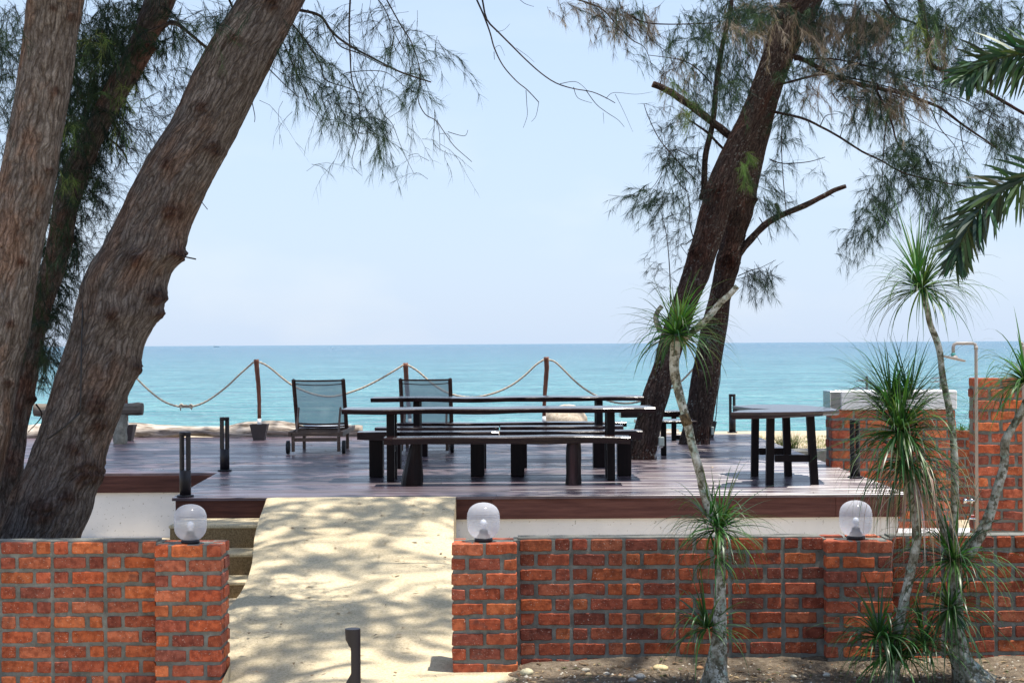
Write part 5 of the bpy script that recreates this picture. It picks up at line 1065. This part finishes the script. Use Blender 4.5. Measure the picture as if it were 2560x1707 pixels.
obj('trunk', stem([(1789, 1730, 92), (1789, 1690, 66), (1794, 1640, 48), (1799, 1570, 34), (1800, 1500, 31), (1802, 1430, 26), (1806, 1370, 21), (1800, 1330, 22), (1780, 1285, 28), (1764, 1240, 25), (1754, 1200, 23), (1744, 1160, 22), (1730, 1110, 21), (1716, 1050, 22), (1702, 1000, 22), (1692, 960, 23), (1686, 920, 24), (1688, 870, 26), (1693, 840, 26)], DQ, 20, seed=2), pale_bark, pA)
q = stem([(1700, 858, 18), (1730, 830, 18), (1765, 800, 18), (1800, 758, 16), (1825, 735, 15), (1843, 716, 14)], DQ, 10); b_ = stem([(1652, 828, 16), (1640, 800, 14), (1643, 780, 12), (1655, 765, 12)], DQ - .02, 10); q.add(b_.v, b_.f, b_.c, b_.t, True); obj('cut_branch', q, pale_bark, pA)
q = MB(); q.tube([P(1709, 1034, DQ), P(1719, 1062, DQ)], 0.0325, 16, True, col=(.45, .33, .22)); obj('bark_ring', q, pale_bark, pA)
obj('top_leaves', cat_np([head(1690, 838, DQ - .02, 190, .36, .0095, curve=1.0, lo=-.35), head(1700, 815, DQ + .03, 60, .30, .009, curve=.6, lo=.1, pal=SG[3:])]), strap_m, pA)
obj('middle_leaves', cat_np([head(1798, 1322, DQ - .03, 150, .36, .0085, curve=1.1, lo=-.3), head(1775, 1300, DQ, 70, .30, .0085, curve=.9, lo=-.1), head(1790, 1390, DQ - .02, 60, .25, .007, curve=1.6, lo=-.8)]), strap_m, pA)
obj('lower_leaves', cat_np([head(1768, 1572, DQ + .03, 110, .36, .009, curve=1.3, lo=-.1)]), strap_m, pA)
DS = 11.45
pB = thing('ponytail_plant', 'tallest branching spiky plant with high drooping head against the sea', 'plant', (P(2400, 1680, DS).x, DS, 0), 'spiky leaved stem plants by the brick wall')
q = stem([(2440, 1720, 120), (2415, 1680, 76), (2400, 1640, 52), (2390, 1580, 42), (2388, 1500, 38), (2386, 1420, 36), (2383, 1366, 24), (2385, 1303, 22), (2387, 1239, 21), (2387, 1195, 20), (2383, 1100, 18), (2373, 1023, 17), (2360, 956, 16), (2354, 920, 16), (2349, 879, 17), (2340, 847, 16), (2325, 809, 15), (2316, 764, 15), (2311, 735, 15)], DS, 18, seed=5)
for rows in ([(2390, 1415, 30), (2420, 1385, 30), (2443, 1350, 29), (2470, 1296, 27), (2488, 1239, 24), (2510, 1163, 22), (2513, 1106, 22), (2532, 1067, 20), (2552, 1035, 19), (2566, 1000, 18)], [(2380, 1400, 22), (2366, 1357, 20), (2353, 1303, 16), (2340, 1265, 15), (2325, 1220, 15), (2308, 1163, 14), (2300, 1120, 13)]):
    b_ = stem(rows, DS - .03, 14, seed=8); q.add(b_.v, b_.f, b_.c, b_.t, True)
obj('trunk', q, pale_bark, pB)
obj('top_leaves', cat_np([head(2303, 722, DS, 230, .40, .0080, curve=1.15, lo=-.35), head(2294, 690, DS, 26, .42, .010, curve=.25, lo=.75, pal=SG[3:4])]), strap_m, pB)
obj('right_leaves', cat_np([head(2566, 955, DS - .03, 200, .40, .010, curve=1.3, lo=-.3)]), strap_m, pB)
obj('lower_leaves', cat_np([head(2385, 1400, DS - .08, 150, .46, .011, curve=1.25, lo=-.2), head(2375, 1520, DS - .1, 120, .38, .010, curve=1.7, lo=-.6), head(2330, 1240, DS, 60, .25, .008, curve=1.2)]), strap_m, pB)
DT = 11.3
pC = thing('ponytail_plant', 'plant with huge bushy green head and hanging dead leaves', 'plant', (P(2235, 1690, DT).x, DT, 0), 'spiky leaved stem plants by the brick wall')
obj('trunk', stem([(2230, 1730, 44), (2236, 1660, 30), (2243, 1590, 24), (2256, 1520, 24), (2272, 1450, 25), (2283, 1400, 23), (2291, 1350, 24), (2288, 1290, 23), (2275, 1230, 22), (2262, 1170, 22), (2250, 1110, 22)], DT, 16, seed=12), pale_bark, pC)
obj('top_leaves', cat_np([head(2250, 1080, DT - .05, 230, .42, .011, curve=1.0, lo=-.4), head(2228, 1010, DT + .1, 190, .40, .008, curve=.75, lo=-.1, pal=SG[:3]), head(2275, 1000, DT + .12, 90, .40, .007, curve=.5, lo=.1, pal=SG[:3]), head(2252, 1070, DT - .08, 70, .34, .011, curve=.5, lo=.25, pal=SG[3:]), head(2262, 1150, DT - .02, 130, .42, .009, curve=1.9, lo=-.6, pal=SG[:3])]), strap_m, pC)
obj('dead_leaves', cat_np([head(2275, 1170, DT - .03, 150, .50, .0065, curve=3.6, lo=-.75, pal=DEADL), head(2300, 1230, DT, 70, .50, .005, curve=3.6, lo=-.9, pal=DEADL)]), strap_m, pC)
obj('base_leaves', cat_np([head(2197, 1592, DT - .1, 150, .34, .010, curve=1.3, lo=-.15), head(2235, 1640, DT - .05, 150, .36, .010, curve=1.5, lo=-.2), head(2310, 1610, DT + .02, 110, .34, .009, curve=1.4, lo=-.2)]), strap_m, pC)

# ------------------------------------------------------------------ feather palm at the right edge
DPm = 9.6
pm = thing('feather_palm', 'feather palm with dark glossy fronds reaching in from the right', 'palm', (P(2960, 900, DPm).x, DPm, 0))
q = MB(); bx = P(2960, 900, DPm).x; q.tube([(bx, DPm, -.05), (bx + .02, DPm, 1.5), (bx, DPm, 3.3), (bx, DPm, 3.9)], [.12, .09, .085, .07], 18); obj('trunk', q, pale_bark, pm)
stalk_m = M_plain('palm_stalk', (0.04, 0.055, 0.025), 0.8, 0.1)
PG = [(0.016, 0.040, 0.020), (0.024, 0.058, 0.026), (0.012, 0.030, 0.018), (0.04, 0.075, 0.028)]
def frond(pts, Ls, D, seed, n=74, yb=0.0):
    path = cat([P(x, y, D + yb * i) for i, (x, y) in enumerate(pts)], 60); V = []; T = []; C = []; rq = MB(); k = len(path); rq.tube(path, [.010 * (1 - .85 * i / k) + .002 for i in range(k)], 6, col=(.05, .07, .03))
    for i in range(n):
        u = i / n; j = min(k - 2, int(u * (k - 1))); p = path[j].lerp(path[j + 1], u * (k - 1) - j); tg = (path[j + 1] - path[j]).normalized()
        for s in (-1, 1, -.4, .5):
            a = random.uniform(0.5, 1.25); nrm = tg.cross(Vector((0, 1, 0))).normalized() * (1 if s > 0 else -1); dpt = Vector((0, random.uniform(-.8, .8), 0))
            d = (tg * random.uniform(.35, .95) + nrm * abs(s) * random.uniform(.55, 1.05) + dpt * .9 + Vector((0, 0, -.12))).normalized(); l = Ls * random.uniform(.75, 1.1) * (0.55 + .45 * math.sin(math.pi * min(1, .15 + u * .9)))
            sd = d.cross(Vector((0, 1, 0)) + Vector((random.uniform(-.5, .5), 0, random.uniform(-.5, .5)))).normalized(); c = tuple(x * random.uniform(.7, 1.35) for x in random.choice(PG)); k0 = len(V); q0 = p.copy()
            for m_ in range(6):
                v = m_ / 5; w_ = .018 * (math.sin(math.pi * min(1, .12 + v * .88)) ** .7 if v < 1 else 0.05); V += [tuple(q0 - sd * w_ / 2), tuple(q0 + sd * w_ / 2)]; C += [c, c]; d = (d + Vector((0, 0, -.07))).normalized(); q0 = q0 + d * l / 5
            for m_ in range(5): a0 = k0 + 2 * m_; T += [(a0, a0 + 1, a0 + 3), (a0, a0 + 3, a0 + 2)]
    f_ = obj('frond', (np.array(V, dtype=np.float32), np.array(T, dtype=np.int32), np.array(C, dtype=np.float32)), palm_m, pm); obj('stalk', rq, stalk_m, f_)
frond([(2900, 380), (2750, 400), (2640, 425), (2560, 450), (2485, 487), (2435, 545), (2402, 610), (2388, 655)], .26, DPm, 1, 62)
frond([(2950, 300), (2800, 200), (2680, 150), (2600, 135), (2520, 140), (2450, 165), (2415, 190)], .28, DPm + .3, 2, 66)
frond([(2980, 250), (3150, 200), (3300, 300), (3400, 500)], .26, DPm + .2, 3, 60)
frond([(2970, 250), (3000, 100), (2950, -100), (2850, -250)], .26, DPm - .1, 4, 60); frond([(2980, 300), (2900, 120), (2780, -20), (2650, -120)], .26, DPm + .5, 5, 60)

# ------------------------------------------------------------------ pebbles, litter
def pebble(x, y, r, col, fl=.6):
    q = MB(); n = 12; vs = []; s_ = random.random() * 20
    for i in range(9):
        for k in range(n):
            th, ph = math.pi * i / 8, 2 * math.pi * k / n; d = Vector((math.sin(th) * math.cos(ph), math.sin(th) * math.sin(ph), math.cos(th))); g = r * (1 + .22 * noise.noise(d * 1.2 + Vector((s_, 0, 0)))); vs.append(d * g)
    vs = [Vector((v.x * 1.25, v.y, v.z * fl)) for v in vs]; rz = Matrix.Rotation(random.random() * 3, 4, 'Z')
    q.add([rz @ v for v in vs], [(i * n + k, i * n + (k + 1) % n, (i + 1) * n + (k + 1) % n, (i + 1) * n + k) for i in range(8) for k in range(n)], col, smooth=True)
    o = obj('pebble', q, pebble_c); o.location = (x, y, soilz(x, y) + r * fl * .5); return o
k = NT('pebble_colour', 0.75, 0.3); k.base(k.mix(1.0, k.attr(), k.ramp(k.noise(k.geo(), 60, 4), [(0.3, (.7, .7, .7)), (0.7, (1.15, 1.15, 1.15))]), 'MULTIPLY')); pebble_c = k.m
PB = [(1316, 1680, 19, (.55, .50, .33), 'largest cream pebble on the soil beside the right of ramp pier'), (1252, 1692, 13, (.50, .46, .34), 'cream pebble left of the largest one at the pier foot'), (1278, 1690, 8, (.45, .32, .18), 'small tan pebble next to the largest cream one'), (1464, 1676, 11, (.50, .44, .34), 'cream pebble at the wall foot in the middle of the soil'),
      (1472, 1686, 10, (.50, .38, .22), 'tan pebble just below the middle cream one'), (1516, 1686, 8, (.62, .58, .5), 'white pebble right of the middle tan one'), (1651, 1677, 18, (.62, .50, .28), 'yellow flat pebble left of the mottled trunk foot'), (1602, 1694, 14, (.42, .40, .36), 'large grey pebble at the lower edge left of trunk'),
      (1580, 1699, 11, (.36, .34, .32), 'dark grey pebble at the lower edge beside larger grey one'), (1778, 1702, 9, (.45, .42, .2), 'olive pebble at the foot of the mottled trunk'), (2066, 1686, 10, (.5, .48, .42), 'pale pebble below the right pier'), (1750, 1674, 10, (.6, .33, .16), 'orange pebble hard against the mottled trunk'),
      (2440, 1683, 9, (.62, .50, .26), 'yellow pebble right of the thick branching trunk'), (2408, 1672, 10, (.55, .58, .60), 'bluish white pebble against the thick branching trunk'), (1984, 1690, 8, (.45, .42, .34), 'small grey green pebble left of the right pier')]
for (px, py, r, col, lb) in PB:
    Z = CZ - P(px, py, 1).z; D = min(12.0, (CZ - 0.03) / Z); p = P(px, py, D); tagit(pebble(p.x, p.y, r / 385 * .9, col), lb, 'pebble', 'pebbles on the soil')
q = MB()
for k in range(1500):
    x, y = random.uniform(-.1, 4.2), random.uniform(11.0, 12.05); z = soilz(x, y); r = random.uniform(.003, .010) if random.random() < .93 else random.uniform(.01, .02); c = random.choice([(.5, .45, .36), (.3, .25, .2), (.62, .56, .46), (.38, .22, .12), (.16, .12, .09)])
    vs = [(x + r * random.uniform(.7, 1.4), y, z), (x - r, y + r * .3, z), (x, y + r, z + r * .2), (x, y - r, z), (x + r * .1, y, z + r * .9)]; q.add(vs, [(0, 2, 4), (2, 1, 4), (1, 3, 4), (3, 0, 4)], c)
tagit(obj('gravel', q, pebble_c), 'fine gravel and bark crumbs scattered over the soil', 'gravel', kind='stuff')

# fallen needles and small leaves
def litter(name, label, n, fx, zf, Lr, mats):
    V = []; T = []; C = []
    for k in range(n):
        x, y = fx(); z = zf(x, y) + 0.004; L = random.uniform(*Lr); a = random.uniform(0, 6.28); w_ = random.uniform(.0012, .003) if random.random() < .8 else random.uniform(.008, .016)
        d = Vector((math.cos(a), math.sin(a), 0)); e = Vector((-d.y, d.x, 0)) * w_; p = Vector((x, y, z)); q1 = p + d * L + Vector((0, 0, random.uniform(0, .008))); m_ = (p + q1) / 2 + Vector((0, 0, random.uniform(.001, .01)))
        b = len(V); V += [tuple(p), tuple(m_ + e), tuple(m_ - e), tuple(q1)]; T += [(b, b + 1, b + 2), (b + 1, b + 3, b + 2)]; c = random.choice(mats); C += [c] * 4
    o = obj(name, (np.array(V, dtype=np.float32), np.array(T, dtype=np.int32), np.array(C, dtype=np.float32)), needle_m); tagit(o, label, 'leaf litter', kind='stuff')
LT = [(.20, .13, .08), (.30, .20, .12), (.12, .08, .05), (.36, .27, .16), (.10, .12, .05)]
litter('leaf_litter', 'brown fallen needles and leaf bits on the dark soil', 2200, lambda: (random.uniform(-.1, 4.2), random.uniform(11.0, 12.1)), soilz, (.02, .08), LT)
def rampz(x, y): return max(gz(x, y) + 0.012, (y - 12.1) / 5.1 * HD) + 0.004
litter('fallen_needles', 'sparse fallen needles on the pale ramp and path', 420, lambda: (random.uniform(-2.0, -.5), random.uniform(10.5, 17.0)), rampz, (.03, .09), LT[:3])
litter('deck_leaves', 'sparse fallen needles and leaves on the deck boards', 420, lambda: (random.uniform(-5, 3.6), random.uniform(17.4, 28) if random.random() < .0 else random.uniform(20.8, 28)), lambda x, y: HD, (.04, .12), LT[:4])
